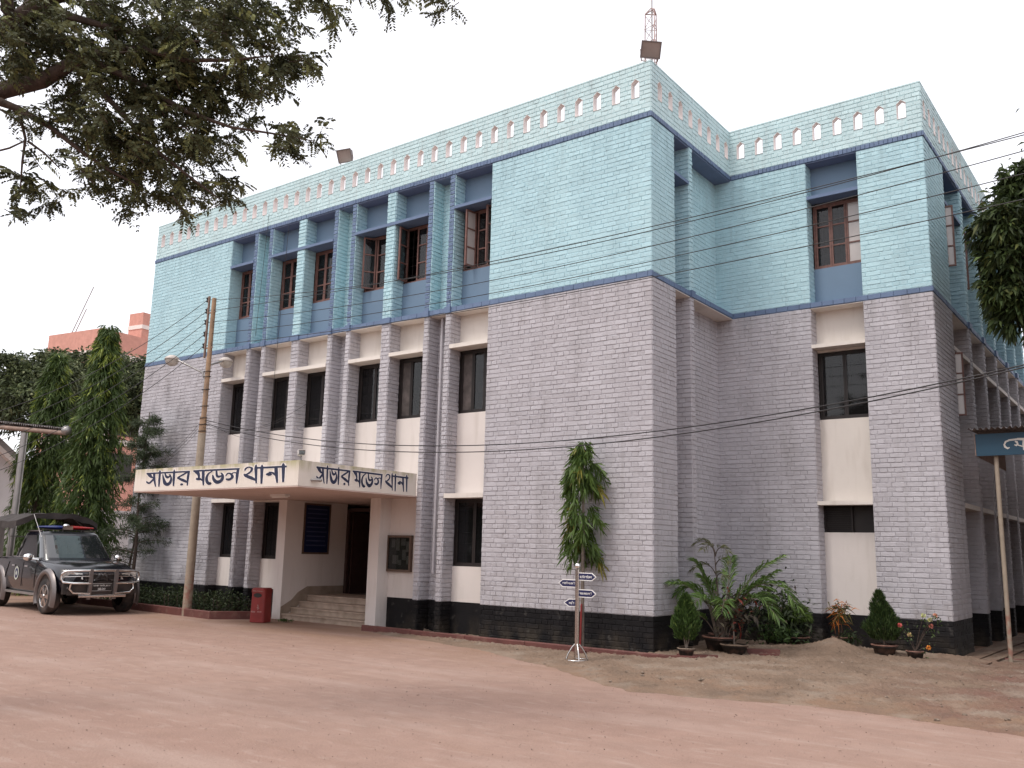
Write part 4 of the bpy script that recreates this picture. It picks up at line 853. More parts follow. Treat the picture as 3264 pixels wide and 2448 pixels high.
# chrome belt line, roof rails, pillars trims
for s in (1, -1):
    B().tube([(-1.0, s*.80, 1.165), (.2, s*.80, 1.155), (.72, s*.775, 1.15)], .012, 6).obj('belt_trim', 'chrome', car)
    B().tube([(-.75, s*.60, 1.76), (.1, s*.60, 1.755)], .014, 6).obj('roof_rail', 'flare', car)
    for dx in (-.88, .03, .80):                    # door shuts
        B().tube([(dx-(.22 if dx < -.5 else 0), s*.893, .52), (dx-(.12 if dx < -.5 else 0), s*.897, .8), (dx, s*.885, 1.04), (dx+.02, s*.815, 1.14)], .006, 5).obj('door_gap', 'darkframe', car)
    for dx in (-.62, .18): B().box(dx, dx+.17, s*.89-.02, s*.89+.028, .955, .985).obj('door_handle', 'chrome', car)
    m_ = B(); m_.ball((.62, s*1.0, 1.17), .115, 12, 8, 0, (.55, 1, .72)); m_.tube([(.66, s*.80, 1.12), (.64, s*.93, 1.13)], .025, 6); m_.obj('mirror', 'chrome', car)
    B().box(-1.05, 1.0, s*.80-.09, s*.80+.11, .36, .41).obj('side_step', 'galv', car)
    # wheel arches: dark recess, flare, wheel
    for wx in (1.5, -1.5):
        b = B(); b.add([(wx+.455*math.cos(a), s*.897, .40+.455*math.sin(a)) for a in np.linspace(-.35, math.pi+.35, 25)], [tuple(range(25))]); b.obj('wheel_well', 'darkframe', car)
        A = np.linspace(-.45, math.pi+.45, 25); b = B(); rg = []
        for a in A: rg += [(wx+.43*math.cos(a), s*.86, .40+.43*math.sin(a)), (wx+.445*math.cos(a), s*.945, .40+.445*math.sin(a)), (wx+.52*math.cos(a), s*.935, .40+.52*math.sin(a)), (wx+.56*math.cos(a), s*.87, .40+.56*math.sin(a))]
        b.add(rg, [(i*4+j, i*4+j+1, i*4+j+5, i*4+j+4) for i in range(24) for j in range(3)], 0, True); b.obj('wheel_arch', 'flare', car)
        b = B(); b.lathe([(.24, -.11), (.34, -.12), (.372, -.09), (.375, 0), (.372, .09), (.34, .12), (.235, .11)], (wx, s*.80, .375), 32, axis='y'); wh = b.obj('wheel', 'tyre', car)
        b = B(); so_ = .115*s; b.lathe([(.245, so_*.2), (.245, so_*.95), (.225, so_*1.0), (.215, so_*.5), (.0, so_*.45)], (wx, s*.80, .375), 28, axis='y')
        for k in range(6):
            a0 = 2*math.pi*k/6
            def TR(r_, d_, t_): return (wx+r_*math.cos(a0)-t_*math.sin(a0), s*(.80+d_), .375+r_*math.sin(a0)+t_*math.cos(a0))
            b.add([TR(.03, .115, -.028), TR(.03, .115, .028), TR(.225, .105, .045), TR(.225, .105, -.045), TR(.03, .05, -.03), TR(.03, .05, .03), TR(.225, .05, .05), TR(.225, .05, -.05)], [(0, 1, 2, 3), (0, 3, 7, 4), (1, 5, 6, 2)])
        b.lathe([(.045, so_*.4), (.045, so_*1.1), (0, so_*1.12)], (wx, s*.80, .375), 12, axis='y'); b.obj('rim', 'chrome' if False else 'steel', wh)
    # lamps
    b = B(); b.add([(2.16, s*.80, .92), (2.29, s*.60, .89), (2.325, s*.42, .87), (2.34, s*.40, .745), (2.31, s*.60, .735), (2.19, s*.79, .76)], [tuple(range(6)) if s < 0 else tuple(range(5, -1, -1))]); b.obj('headlight', 'lampglass', car)
    B().ball((2.32, s*.66, .57), .05, 10, 7, 0, (.5, 1, 1)).obj('fog_light', 'lampglass', car)
# nose
b = B(); b.box(2.26, 2.345, -.70, .70, .42, .70); b.box(2.20, 2.32, -.78, .78, .44, .66); b.obj('bumper', 'carplastic', car)
b = B(); b.box(2.335, 2.352, -.36, .36, .735, .85); b.obj('grille', 'darkframe', car)
b = B(); b.box(2.35, 2.362, -.38, .38, .85, .868); b.box(2.35, 2.362, -.38, .38, .725, .74)
for s in (1, -1): b.prism([(s*.02, .88), (s*.06, .88), (s*.17, .725), (s*.11, .725)], 2.352, 2.372, lambda u, v, a: (a, u, v))
b.obj('grille_trim', 'chrome', car)
b = B()
for c0, c1 in (((0, .83), (0, .79)), ((-.035, .77), (-.035, .77)), ((.035, .77), (.035, .77))):
    u, v = c0; b.prism([(u, v+.028), (u+.02, v), (u, v-.028), (u-.02, v)] if u == 0 else [(u-.03, v-.028), (u, v-.028), (u+(.015 if u < 0 else -.015), v), (u-(.015 if u > 0 else -.0)*0, v)], 2.372, 2.384, lambda a_, b_, c_: (c_, a_, b_))
b.obj('emblem', 'chrome', car)
pl_ = B().box(2.36, 2.375, -.22, .22, .50, .66).obj('number_plate', 'darkframe', car)
FP = lambda u, v, o: (2.377+o, -.19+u, v)
writing('ঢাকা মেট্রো', .36, .05, lambda u, v, o: (2.377+o, -.18+u, .59+v), 'signwhite', pl_, 'writing', .02); writing('১৪-২০', .16, .05, lambda u, v, o: (2.377+o, -.08+u, .52+v), 'signwhite', pl_, 'writing', .02)
b = B(); b.tube([(2.378, -.215, .505), (2.378, .215, .505), (2.378, .215, .655), (2.378, -.215, .655), (2.378, -.215, .505)], .004, 5); b.obj('plate_border', 'signwhite', pl_)
# bull bar
bb = B(); xb = 2.44
bb.tube([(xb-.15, -.82, .86), (xb-.08, -.78, .915), (xb, -.62, .93), (xb+.02, 0, .935), (xb, .62, .93), (xb-.08, .78, .915), (xb-.15, .82, .86), (xb-.16, .83, .76), (xb-.1, .80, .69), (xb, .62, .67), (xb+.02, .26, .665)], .024, 8)
bb.tube([(xb-.15, -.82, .86), (xb-.16, -.83, .76), (xb-.1, -.80, .69), (xb, -.62, .67), (xb+.02, -.26, .665)], .024, 8)
for s in (1, -1): bb.tube([(xb-.02, s*.66, .665), (xb-.03, s*.68, .55), (xb-.02, s*.60, .47), (xb+.01, s*.26, .45)], .022, 8); bb.tube([(xb-.09, s*.79, .80), (xb, s*.6, .81), (xb+.02, s*.28, .815)], .008, 6)
bb.tube([(xb+.01, -.5, .40), (xb+.02, .5, .40)], .03, 8)
bb.obj('bull_bar', 'chrome', car)
for s in (1, -1):
    b = B(); b.prism([(xb-.035, .96), (xb+.035, .96), (xb+.04, .6), (xb-.01, .33), (xb-.07, .33), (xb-.04, .6)], s*.27-.035, s*.27+.035, lambda u, v, a: (u, a, v)); b.obj('bull_bar_upright', 'flare', car)
# roof lights
b = B(); b.box(-.30, .08, -.55, .55, 1.785, 1.80); b.tube([(-.12, -.4, 1.74), (-.12, -.4, 1.79)], .02, 6); b.tube([(-.12, .4, 1.74), (-.12, .4, 1.79)], .02, 6); b.obj('light_bar_base', 'carplastic', car)
def lens(y0, y1, m):
    b = B(); rg = []
    for k in range(9):
        t = k/8; y = y0+(y1-y0)*t; ed = min(1, .45+1.6*min(abs(y+.62), abs(y-.62))); 
        rg += [(-.12+.15*ed*math.cos(a), y, 1.845+.05*ed*math.sin(a)) for a in np.linspace(0, 2*math.pi, 14, endpoint=False)]
    b.add(rg, [(i*14+j, i*14+(j+1) % 14, (i+1)*14+(j+1) % 14, (i+1)*14+j) for i in range(8) for j in range(14)], 0, True); b.add(rg[:14], [tuple(range(13, -1, -1))]); b.add(rg[-14:], [tuple(range(14))]); b.obj('light_lens', m, car)
lens(-.62, -.12, 'bluelens'); lens(.12, .62, 'redlens')
b = B(); b.box(-.24, .0, -.118, .118, 1.80, 1.885); b.ball((-.12, 0, 1.885), .075, 12, 8, 0, (1, 1, .7)); b.obj('siren', 'chrome', car)
B().tube([(.28, -.66, 1.62), (.02, -.78, 2.12)], .006, 5).obj('aerial', 'signwhite', car)
# round crest on the front door
cr = B(); cr.add([(-.30+.14*math.cos(a), -.901, .80+.15*math.sin(a)) for a in np.linspace(0, 2*math.pi, 24, endpoint=False)], [tuple(range(24))]); crest = cr.obj('door_crest', 'paper', car)
cr = B(); cr.add([(-.30+.10*math.cos(a), -.9025, .80+.11*math.sin(a)) for a in np.linspace(0, 2*math.pi, 24, endpoint=False)], [tuple(range(24))]); cr.obj('crest_centre', 'signblue', crest)
cr = B(); cr.add([(-.30+.055*math.cos(a), -.904, .80+(.065 if k % 2 else .03)*math.sin(a)) for k, a in enumerate(np.linspace(0, 2*math.pi, 16, endpoint=False))], [tuple(range(16))]); cr.obj('crest_mark', 'paper', crest)
# canvas over the bed: vaulted roof that reaches over the cab, side curtain
cv = B(); nx_, ny_ = 22, 17; V_ = []
for i in range(nx_):
    x = -2.62+i*(2.62-.62)/(nx_-1)
    for j in range(ny_):
        t = -1+2*j/(ny_-1); y = t*.93; z = 2.17-.20*abs(t)**3.2+.022*math.sin(i*1.3)*(1-abs(t))+.012*math.sin(j*1.7+i*.7); V_.append((x+.03*math.sin(j*.8), y, z))
cv.add(V_, [(i*ny_+j, (i+1)*ny_+j, (i+1)*ny_+j+1, i*ny_+j+1) for i in range(nx_-1) for j in range(ny_-1)], 0, True)
cv.add([(p[0], p[1], p[2]-.03) for p in V_], [(i*ny_+j, i*ny_+j+1, (i+1)*ny_+j+1, (i+1)*ny_+j) for i in range(nx_-1) for j in range(ny_-1)], 0, True)
cv.obj('canvas_roof', 'canvas', car)
def hem(pts, d, name):
    b = B(); k = len(pts); b.add([p for p in pts]+[(p[0], p[1], p[2]-d-.02*math.sin(i*1.1)) for i, p in enumerate(pts)], [(i, i+1, k+i+1, k+i) for i in range(k-1)], 0, True); b.obj(name, 'canvas', car)
hem([V_[(nx_-1)*ny_+j] for j in range(ny_)], .13, 'canvas_valance'); hem([V_[i*ny_+ny_-1] for i in range(nx_)], .16, 'canvas_valance'); hem([V_[i*ny_] for i in range(nx_)], .16, 'canvas_valance')
sc_ = B(); V2 = []
for i in range(14):
    x = -2.62+i*.095
    for j in range(10): q = j/9; z = 1.98-(1.98-1.13)*q; V2.append((x+(.12*q if i == 13 else 0), -.925-.022*math.sin(i*1.4+q*2)+.03*q, z))
sc_.add(V2, [(i*10+j, i*10+j+1, (i+1)*10+j+1, (i+1)*10+j) for i in range(13) for j in range(9)], 0, True); sc_.obj('side_curtain', 'canvas', car)
B().add([(-2.5, -.955, 1.62), (-1.95, -.955, 1.62), (-1.98, -.957, 1.86), (-2.5, -.957, 1.86)], [(0, 1, 2, 3)]).obj('curtain_patch', 'canvasred', car)
for x in (-2.5, -1.3):
    b = B(); b.tube([(x, -.80, 1.1), (x, -.84, 1.9), (x, -.6, 2.1), (x, 0, 2.13), (x, .6, 2.1), (x, .84, 1.9), (x, .80, 1.1)], .018, 6); b.obj('hoop', 'galv', car)
B().tube([(-1.3, -.8, 1.62), (-1.3, .8, 1.62)], .014, 6).obj('cross_bar', 'galv', car)
for o in car.children:                           # the nose is short: draw everything ahead of the front axle back a little
    if o.type == 'MESH' and not o.name.startswith(('wheel', 'mirror')):
        for oo in (o, *o.children):
            for v in oo.data.vertices:
                if v.co.x > 1.55: v.co.x = 1.55+(v.co.x-1.55)*.80
LOCAL[0] = False
# ------------------------------------------------------------------ trees and plants
def wob(p, q, n, amp, r0, r1):
    p, q = np.array(p, float), np.array(q, float); ts = np.linspace(0, 1, n)
    pts = [p+(q-p)*t+amp*np.array([math.sin(3.1*t+p[0]*3), math.cos(4.3*t+p[1]*5), .4*math.sin(5*t+q[2])])*math.sin(math.pi*t) for t in ts]
    return pts, [r0+(r1-r0)*t for t in ts]
G1, G2, GY = (.042, .072, .02), (.10, .15, .034), (.25, .30, .055)
def mast_tree(x, y, h, z0, R, n, label, seed, lean=(0, 0), L=(.16, .26), young=False, c=(G1, G2, GY), wl=.034):
    """weeping mast tree: a column of long drooping leaves"""
    t = thing('mast_tree', label, 'tree', (x, y, 0)); rs = np.random.default_rng(seed)
    B().tube([(x, y, 0), (x+lean[0]*.4, y+lean[1]*.4, h*.5), (x+lean[0], y+lean[1], h*.97)], [.035 if young else .11, .028 if young else .08, .01], 8).obj('trunk', 'barkgrey' if young else 'bark', t)
    # drooping sprays: each has its own height, angle and reach, so the outline is ragged
    ns = n//26; hh = z0+(h-z0)*rs.random(ns)**.85; ang = rs.random(ns)*2*math.pi; tt = (hh-z0)/(h-z0)
    prof = np.where(tt > (.8 if young else .62), (1-tt)/(.2 if young else .38)*.72+.22, .94+.10*np.sin(tt*13+seed))*R; reach = prof*(.55+.6*rs.random(ns)**.7)
    P, D, LL, C = [], [], [], []
    for i in range(ns):
        e = np.array([math.cos(ang[i]), math.sin(ang[i]), 0]); top = np.array([x+lean[0]*hh[i]/h, y+lean[1]*hh[i]/h, hh[i]]); k = 26
        u = rs.random(k); pts = top+e*reach[i]*np.sqrt(u)[:, None]+np.array([0, 0, -1.])*(reach[i]*.9*u**2)[:, None]+rs.normal(size=(k, 3))*.035*R/.9
        d = e*.6+np.array([0, 0, -1.0])+rs.normal(size=(k, 3))*.48; yel = rs.random() < .09+.7*max(0, tt[i]-.72)
        cc = np.array(c[0])+(np.array(c[1])-np.array(c[0]))*(rs.random((k, 1))*.6+.4*u[:, None]*rs.random())
        if yel: m_ = u > .45; cc[m_] = np.array(c[2])*(.7+.5*rs.random((m_.sum(), 1)))
        P.append(pts); D.append(d); LL.append(L[0]+(L[1]-L[0])*rs.random(k)); C.append(cc)
    leaves('crown', np.concatenate(P), np.concatenate(D), np.concatenate(LL), wl, np.concatenate(C), 'leaf', t, droop=.18)
    return t
mast_tree(-16.75, -.30, 7.42, .35, .80, 21000, 'tall weeping mast tree, right of the pair behind the pickup', 3, (.15, 0), L=(.15, .26))
mast_tree(-20.1, -.1, 7.0, .35, .84, 20000, 'shorter weeping mast tree, left of the pair behind the pickup', 5, (.45, 0), L=(.15, .26))
mast_tree(-1.12, -.30, 3.40, 1.55, .32, 1900, 'young weeping mast tree with thin trunk standing by the signpost', 9, (0, 0), L=(.16, .27), young=True, c=((.045, .085, .018), (.12, .185, .036), (.24, .22, .045)), wl=.031)
B().tube([(-1.12, -.36, 0), (-1.10, -.36, .75)], .018, 6).obj('stake', 'redpaint', None, 'thin red stake tied to the young tree', 'stake')

# feathery small tree in the planter
def feather_tree(x, y, h, label):
    t = thing('feathery_tree', label, 'tree', (x, y, 0)); tr = B(); P, D = [], []
    tr.tube([(x, y, 0), (x+.05, y, 1.4), (x-.05, y, 2.6), (x+.08, y, h)], [.05, .04, .025, .008], 7); tr.tube([(x-.25, y, 0), (x-.18, y, .9), (x+.02, y, 1.9)], [.04, .03, .015], 6); br = B()
    for k in range(78):
        z = .95+(h-1.1)*random.random()**.9; a = random.uniform(0, 2*math.pi); L = (.45+1.0*(1-(z-.95)/(h-.8)))*random.uniform(.6, 1.1)
        p0 = np.array([x+.04, y, z]); e = np.array([math.cos(a), .55*math.sin(a), .28]); pts = [p0+e*L*s+np.array([0, 0, -.22*L*s*s]) for s in np.linspace(0, 1, 6)]; br.tube(pts, [.012, .01, .008, .006, .005, .003], 4)
        m = 170; s = rng.random(m)**.6; q = p0+e*L*s[:, None]+np.array([0, 0, -1.])*(.22*L*s**2)[:, None]+rng.normal(size=(m, 3))*.045
        P.append(q); D.append(e*.8+rng.normal(size=(m, 3))*.75+np.array([0, 0, -.25]))
    tr.obj('trunk', 'bark', t); br.obj('branch', 'bark', t); P, D = np.concatenate(P), np.concatenate(D)
    leaves('crown', P, D, rng.uniform(.08, .17, len(P)), .014, lcol(len(P), (.03, .046, .02), (.075, .10, .05)), 'leaf', t, droop=.15)
feather_tree(-13.95, -.50, 4.75, 'thin feathery tree in the planter by the left wall corner')

# broad trees
def broad_tree(label, base, blobs, n, leaf, col, trunk_r=.2, name='broadleaf_tree', limbs=(), m='leafdark', droop=.2, asp=.38, CL=99):
    t = thing(name, label, 'tree', tuple(base)); b = B(); cs = np.array([q[0] for q in blobs]); c0 = cs.mean(0)
    fork = np.array([base[0], base[1], base[2]+(c0[2]-base[2])*.5]); b.tube([base, (np.array(base)+fork)/2+np.array([.1, .05, 0]), fork], [trunk_r, trunk_r*.85, trunk_r*.7], 10)
    for c, r in blobs: pts, rd = wob(fork, np.array(c), 6, .15, trunk_r*.45, .02); b.tube(pts, rd, 6)
    for pts, rd in limbs: b.tube(pts, rd, 9)
    b.obj('trunk', 'bark', t); tot = sum(min(r, .75*CL)**2 for _, r in blobs); P, D, Cc = [], [], []
    for c, r in blobs:
        k = int(n*min(r, .75*CL)**2/tot); nc = max(4, k//34); cu = unit(nc)*r*(.35+.65*rng.random((nc, 1))**.45)*np.array([1, 1, .8]); idx = rng.integers(0, nc, k)
        off = rng.normal(size=(k, 3))*r*.13; pos = np.array(c)+cu[idx]+off; out = cu[idx]/r+off/r*2
        sh = rng.normal(size=(nc, 1))*.25; cc = lcol(k, col[0], col[1], col[2] if len(col) > 2 else None, .06); cc = np.clip(cc*(1+sh[idx]), .004, .6)
        P.append(pos); D.append(out*.8+rng.normal(size=(k, 3))*.6+np.array([0, 0, -.45])); Cc.append(cc)
    P, D, Cc = np.concatenate(P), np.concatenate(D), np.concatenate(Cc)
    leaves('crown', P, D, rng.uniform(leaf*.7, leaf*1.25, len(P)), rng.uniform(leaf*asp*.8, leaf*asp*1.2, len(P)), Cc, m, t, droop=droop)
    return t
def blobs_at(lst): return [(at(x, y, t), r*t/1944.6) for x, y, r, t in lst]
GA = ((.045, .060, .028), (.11, .13, .055), (.19, .20, .10))
broad_tree('dark spreading tree at far left behind the white house', (-29, 6.5, 0), blobs_at([(30, 830, 55, 36), (100, 815, 55, 36), (60, 880, 55, 35), (130, 850, 45, 37), (-40, 850, 60, 36), (20, 790, 30, 36), (110, 780, 30, 37)]), 20000, .19, GA, .3)
broad_tree('dark round tree between the mast trees and the blue building', (-27, 10, 0), blobs_at([(180, 800, 45, 40), (260, 810, 50, 40), (300, 840, 45, 39), (240, 870, 50, 39), (290, 900, 45, 39), (310, 800, 25, 40)]), 17000, .19, GA, .28)
broad_tree('dense mango tree with glossy drooping leaves at right edge', (7.6, 5.2, 0), [(np.array(c), r) for c, r in blobs_at([(2235, 480, 90, 17.5), (2260, 400, 70, 17.8), (2190, 560, 62, 17.2), (2165, 485, 40, 17.0), (2150, 500, 38, 17.0), (2205, 440, 52, 17.5), (2232, 385, 45, 17.6), (2210, 640, 60, 17.2), (2160, 620, 42, 17.0), (2190, 690, 34, 17), (2260, 620, 80, 17.5), (2300, 520, 110, 18), (2205, 380, 25, 17.4), (2420, 480, 180, 19), (2500, 300, 190, 20), (2350, 640, 120, 18.5), (2420, 620, 170, 22), (2350, 420, 120, 22), (2480, 560, 200, 26)])], 34000, .17, ((.020, .034, .011), (.055, .078, .022), (.12, .135, .04)), .22, 'mango_tree', asp=.30, droop=.3, CL=1.1)  # blobs beyond the right edge are unseen, added to shade the side wall

# the great tree whose boughs hang in from the upper left: limbs, twigs, pinnate leaves
def pinnate_tree():
    t = thing('rain_tree', 'large tree with pinnate leaves, boughs hanging in from upper left', 'tree', (-3.2, -10.6, 0)); b = B()
    A = lambda x, y, d: at(x, y, d)
    tk = np.array([-3.2, -10.6, 0]); fk = np.array([-3.1, -10.5, 4.4])
    b.tube([tk, tk+[.05, .05, 2.2], fk], [.36, .31, .27], 14)
    b.tube([fk, A(-120, 260, 10.6), A(0, 196, 10.2), A(90, 175, 10.0), A(150, 140, 9.8), A(230, 110, 9.6)], [.2, .12, .085, .075, .062, .045], 10)
    b.tube([fk, A(-160, 120, 10.8), A(-30, 80, 10.4), A(40, 45, 10.2), A(95, 0, 10.0), A(160, -60, 9.8)], [.2, .13, .10, .09, .085, .07], 10)
    b.tube([A(40, 45, 10.2), A(15, 20, 10.1), A(18, -60, 10.1)], [.07, .06, .05], 8)
    b.tube([A(95, 8, 10.0), A(150, 35, 9.8), A(220, 55, 9.7), A(330, 80, 9.5), A(430, 90, 9.3)], [.05, .04, .03, .022, .012], 8)
    b.tube([A(-40, 205, 10.1), A(40, 235, 10), A(110, 275, 9.8), A(180, 330, 9.6), A(240, 370, 9.5), A(300, 400, 9.4)], [.05, .032, .026, .02, .014, .008], 7)
    b.tube([A(40, 235, 10), A(55, 300, 9.9), A(48, 350, 9.9), A(44, 410, 9.9)], [.016, .013, .01, .006], 6); b.tube([A(60, 305, 9.9), A(95, 330, 9.8), A(130, 365, 9.8)], [.012, .01, .005], 6); b.tube([A(-20, 330, 9.9), A(20, 320, 9.9), A(52, 305, 9.9)], [.01, .01, .008], 6)
    b.tube([A(230, 110, 9.6), A(310, 105, 9.4), A(400, 130, 9.2), A(500, 130, 9.0), A(590, 120, 8.9)], [.04, .03, .022, .015, .006], 7)
    b.tube([A(200, 130, 9.7), A(300, 180, 9.4), A(400, 240, 9.2), A(500, 275, 9.0), A(600, 290, 8.9), A(680, 305, 8.8)], [.035, .028, .02, .014, .009, .004], 7)
    b.tube([A(170, 150, 9.8), A(250, 230, 9.5), A(330, 320, 9.3), A(420, 390, 9.1), A(475, 430, 9.0)], [.035, .026, .02, .012, .004], 7)
    b.tube([A(95, 0, 10), A(300, -60, 9.6), A(500, -50, 9.3), A(700, -30, 9.0), A(930, -20, 8.6)], [.07, .05, .035, .022, .008], 7)
    b.obj('trunk', 'bark', t)
    BL = [(60, 35, 75), (170, 40, 75), (290, 40, 80), (410, 55, 80), (510, 65, 62), (585, 115, 50), (110, 105, 50), (220, 130, 65), (335, 150, 80), (445, 155, 68), (535, 155, 48), (20, 140, 40), (155, 215, 48), (255, 225, 78), (375, 225, 70), (465, 215, 48), (545, 190, 26), (610, 150, 30), (640, 125, 14), (175, 290, 34), (250, 300, 60), (340, 310, 62), (430, 300, 55), (495, 300, 24), (545, 265, 24), (590, 290, 28), (635, 298, 26), (672, 303, 15), (300, 365, 46), (390, 365, 50), (455, 390, 34), (480, 425, 18), (405, 425, 32), (345, 400, 30), (265, 405, 36), (295, 440, 24), (215, 375, 34), (175, 385, 20), (85, 350, 18), (75, 390, 24), (118, 418, 25), (45, 430, 22), (25, 450, 14), (10, 230, 16), (130, 260, 20), (60, 240, 16), (20, 90, 40), (640, 0, 24), (700, 6, 26), (628, 20, 14), (680, 24, 18), (820, -22, 20), (900, -18, 20), (950, 2, 15), (975, 9, 9), (760, -12, 16), (545, 20, 36), (490, 15, 45)]
    P, D, S, SH = [], [], [], []; tw_ = B()
    for x, y, r in BL:
        k = int(1+.00165*math.pi*r*r); a = rng.random(k)*2*math.pi; rr_ = r*np.sqrt(rng.random(k)); dz = rng.normal(size=k)*.35
        dist = 10.2-1.35*min(max(x, 0), 900)/900*1.0
        for i in range(k):
            c = at(x+rr_[i]*math.cos(a[i]), y+rr_[i]*math.sin(a[i]), dist+dz[i]); ax = rng.normal(size=3)*np.array([1, 1, .4])+RT*.5; ax /= np.linalg.norm(ax); tl = rng.uniform(.12, .3); shade = rng.uniform(.7, 1.35)
            tw_.tube([c-ax*tl*.3, c+ax*tl+np.array([0, 0, -.04])], [.005, .002], 3)
            for q in range(9):                     # leaves alternate along the twig
                P.append(c+ax*tl*(q/8)); d = ax*.7+rng.normal(size=3)*np.array([.8, .8, .5])+np.array([0, 0, -.35]); D.append(d/np.linalg.norm(d)); S.append(rng.uniform(.10, .18)); SH.append(shade)
    P, D, S = np.array(P), np.array(D), np.array(S); k = len(P)
    side = np.cross(D, np.array([0, 0, 1.])); side /= np.linalg.norm(side, axis=1, keepdims=True)+1e-9
    roll = rng.normal(size=(k, 1))*.5; upv = np.cross(side, D); side = side*np.cos(roll)+upv*np.sin(roll)
    LP, LD, LC, LL = [], [], [], []; cc = lcol(k, (.045, .050, .024), (.105, .112, .048), (.17, .18, .07), .14)*np.array(SH)[:, None]; tw_.obj('twigs', 'bark', t)
    for j in range(8):
        s = (j+.6)/8; base = P+D*(S*s)[:, None]+np.array([0, 0, -1.])*(S*.25*s*s)[:, None]
        for sg in (1, -1): LP.append(base); LD.append(side*sg+D*.35+np.array([0, 0, -.22])); LC.append(cc); LL.append(S*.31*(1-.35*abs(s-.5)))
    LP, LD, LC, LL = np.concatenate(LP), np.concatenate(LD), np.concatenate(LC), np.concatenate(LL)
    leaves('crown', LP, LD, LL, LL*.52, LC, 'leafdark', t, droop=.12)
pinnate_tree()

# hedge in the planter
P = np.stack([rng.uniform(-14.6, -9.75, 5200), rng.uniform(-.85, -.12, 5200), .06+.50*rng.random(5200)**.7], 1); P[:, 2] *= .82+.18*np.sin(P[:, 0]*4.1)+.08*np.sin(P[:, 0]*11)
hg = thing('hedge', 'low dark green hedge in the red kerbed planter under the canopy', 'hedge', (-12, -.5, .05)); leaves('foliage', P, unit(5200)+np.array([0, 0, .5]), rng.uniform(.05, .085, 5200), .032, lcol(5200, (.014, .024, .010), (.045, .062, .022)), 'leafdark', hg)
b = B()
for k in range(60): x, y = random.uniform(-14.5, -9.8), random.uniform(-.8, -.15); b.tube([(x, y, .05), (x+random.uniform(-.1, .1), y, .4)], .006, 4)
b.obj('stems', 'bark', hg, kind='stuff')
# weeds by the bin
b0 = thing('weed', 'small green weed between the bin and the porch wall', 'plant', (-8.25, -.42, 0)); n = 70; leaves('leaves', np.array([-8.28, -.40, .01])+rng.normal(size=(n, 3))*np.array([.07, .04, .01]), unit(n)*.7+np.array([0, 0, 1.]), .10, .02, lcol(n, (.03, .06, .015), (.07, .13, .03)), 'leaf', b0)

# potted plants
def potted(name, label, x, y, z, r, h, group='potted plants by the wing wall', cat='potted plant', rim='potrim'):
    t = thing(name, label, cat, (x, y, z), 0, group); b = B(); b.lathe([(0, 0), (r*.68, 0), (r*.92, h*.85), (r, h*.86), (r*1.03, h), (r*.9, h), (r*.88, h*.9), (0, h*.9)], (x, y, z), 20); b.obj('pot', 'pot', t)
    B().lathe([(r*.86, h*.98), (r*1.06, h*.99), (r*1.08, h*1.06), (r*.92, h*1.07)], (x, y, z), 20).obj('pot_rim', rim, t)
    B().lathe([(r*.9, h*.91), (r*.5, h*1.0), (0, h*1.04)], (x, y, z), 14).obj('earth', 'soil' if rim != 'sand' else 'sand', t); return t
def conifer(t, x, y, z0, z1, R, n, c):
    s = rng.random(n); zz = z0+(z1-z0)*s; pr = np.where(s < .28, .55+.45*s/.28, ((1-s)/.72)**.72)*R; a = rng.random(n)*2*math.pi; k = np.floor(a/(2*math.pi)*15)
    rad = pr*(.55+.45*rng.random(n)**.5)*(1+.13*np.sin(k*2.3+zz*9)); P = np.stack([x+rad*np.cos(a), y+rad*np.sin(a), zz], 1); D = np.stack([np.cos(a)*.45, np.sin(a)*.45, np.ones(n)], 1)+rng.normal(size=(n, 3))*.28
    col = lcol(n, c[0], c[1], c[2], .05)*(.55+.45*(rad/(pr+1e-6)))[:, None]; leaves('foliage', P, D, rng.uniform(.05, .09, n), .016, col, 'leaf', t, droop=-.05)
CG = ((.03, .06, .014), (.075, .13, .03), (.14, .19, .05))
t = potted('potted_conifer', 'egg shaped conifer in a pot at the near wall corner', .66, -.22, .02, .125, .17, rim='sand'); b = B()
for k in range(3): b.tube([(.66, -.22, .18), (.66+.03*(k-1), -.22+.02*k, .32), (.66+.06*(k-1), -.22, .55)], [.012, .01, .006], 5)
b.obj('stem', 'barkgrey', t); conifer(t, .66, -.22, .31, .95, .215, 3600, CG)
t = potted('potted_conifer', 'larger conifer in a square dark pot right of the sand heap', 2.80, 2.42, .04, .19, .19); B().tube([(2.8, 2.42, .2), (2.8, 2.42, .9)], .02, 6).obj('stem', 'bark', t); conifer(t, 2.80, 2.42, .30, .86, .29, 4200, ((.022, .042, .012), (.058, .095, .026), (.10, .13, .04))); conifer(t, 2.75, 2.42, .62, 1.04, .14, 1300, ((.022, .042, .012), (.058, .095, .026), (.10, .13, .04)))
t = potted('potted_bush', 'bright green rounded bush in a low pot by the wall', 1.28, 2.70, .10, .24, .13); n = 2200; a = rng.random(n)*2*math.pi
B().tube([(1.28, 2.7, .2), (1.28, 2.7, .6)], .018, 6).obj('stem', 'bark', t)
v = unit(n)*rng.random((n, 1))**.4*np.array([.24, .24, .20]); v[:, 2] = np.abs(v[:, 2])*1.25-.08; leaves('foliage', np.array([1.28, 2.7, .62])+v, v/.24+np.array([0, 0, -.2])+rng.normal(size=(n, 3))*.35, rng.uniform(.07, .11, n), .014, lcol(n, (.05, .085, .015), (.12, .19, .035)), 'leaf', t, droop=.3)
n = 700; leaves('under_leaves', np.array([1.28, 2.7, .38])+rng.normal(size=(n, 3))*np.array([.12, .12, .09]), unit(n), .08, .02, lcol(n, (.012, .022, .008), (.03, .05, .016)), 'leafdark', t)
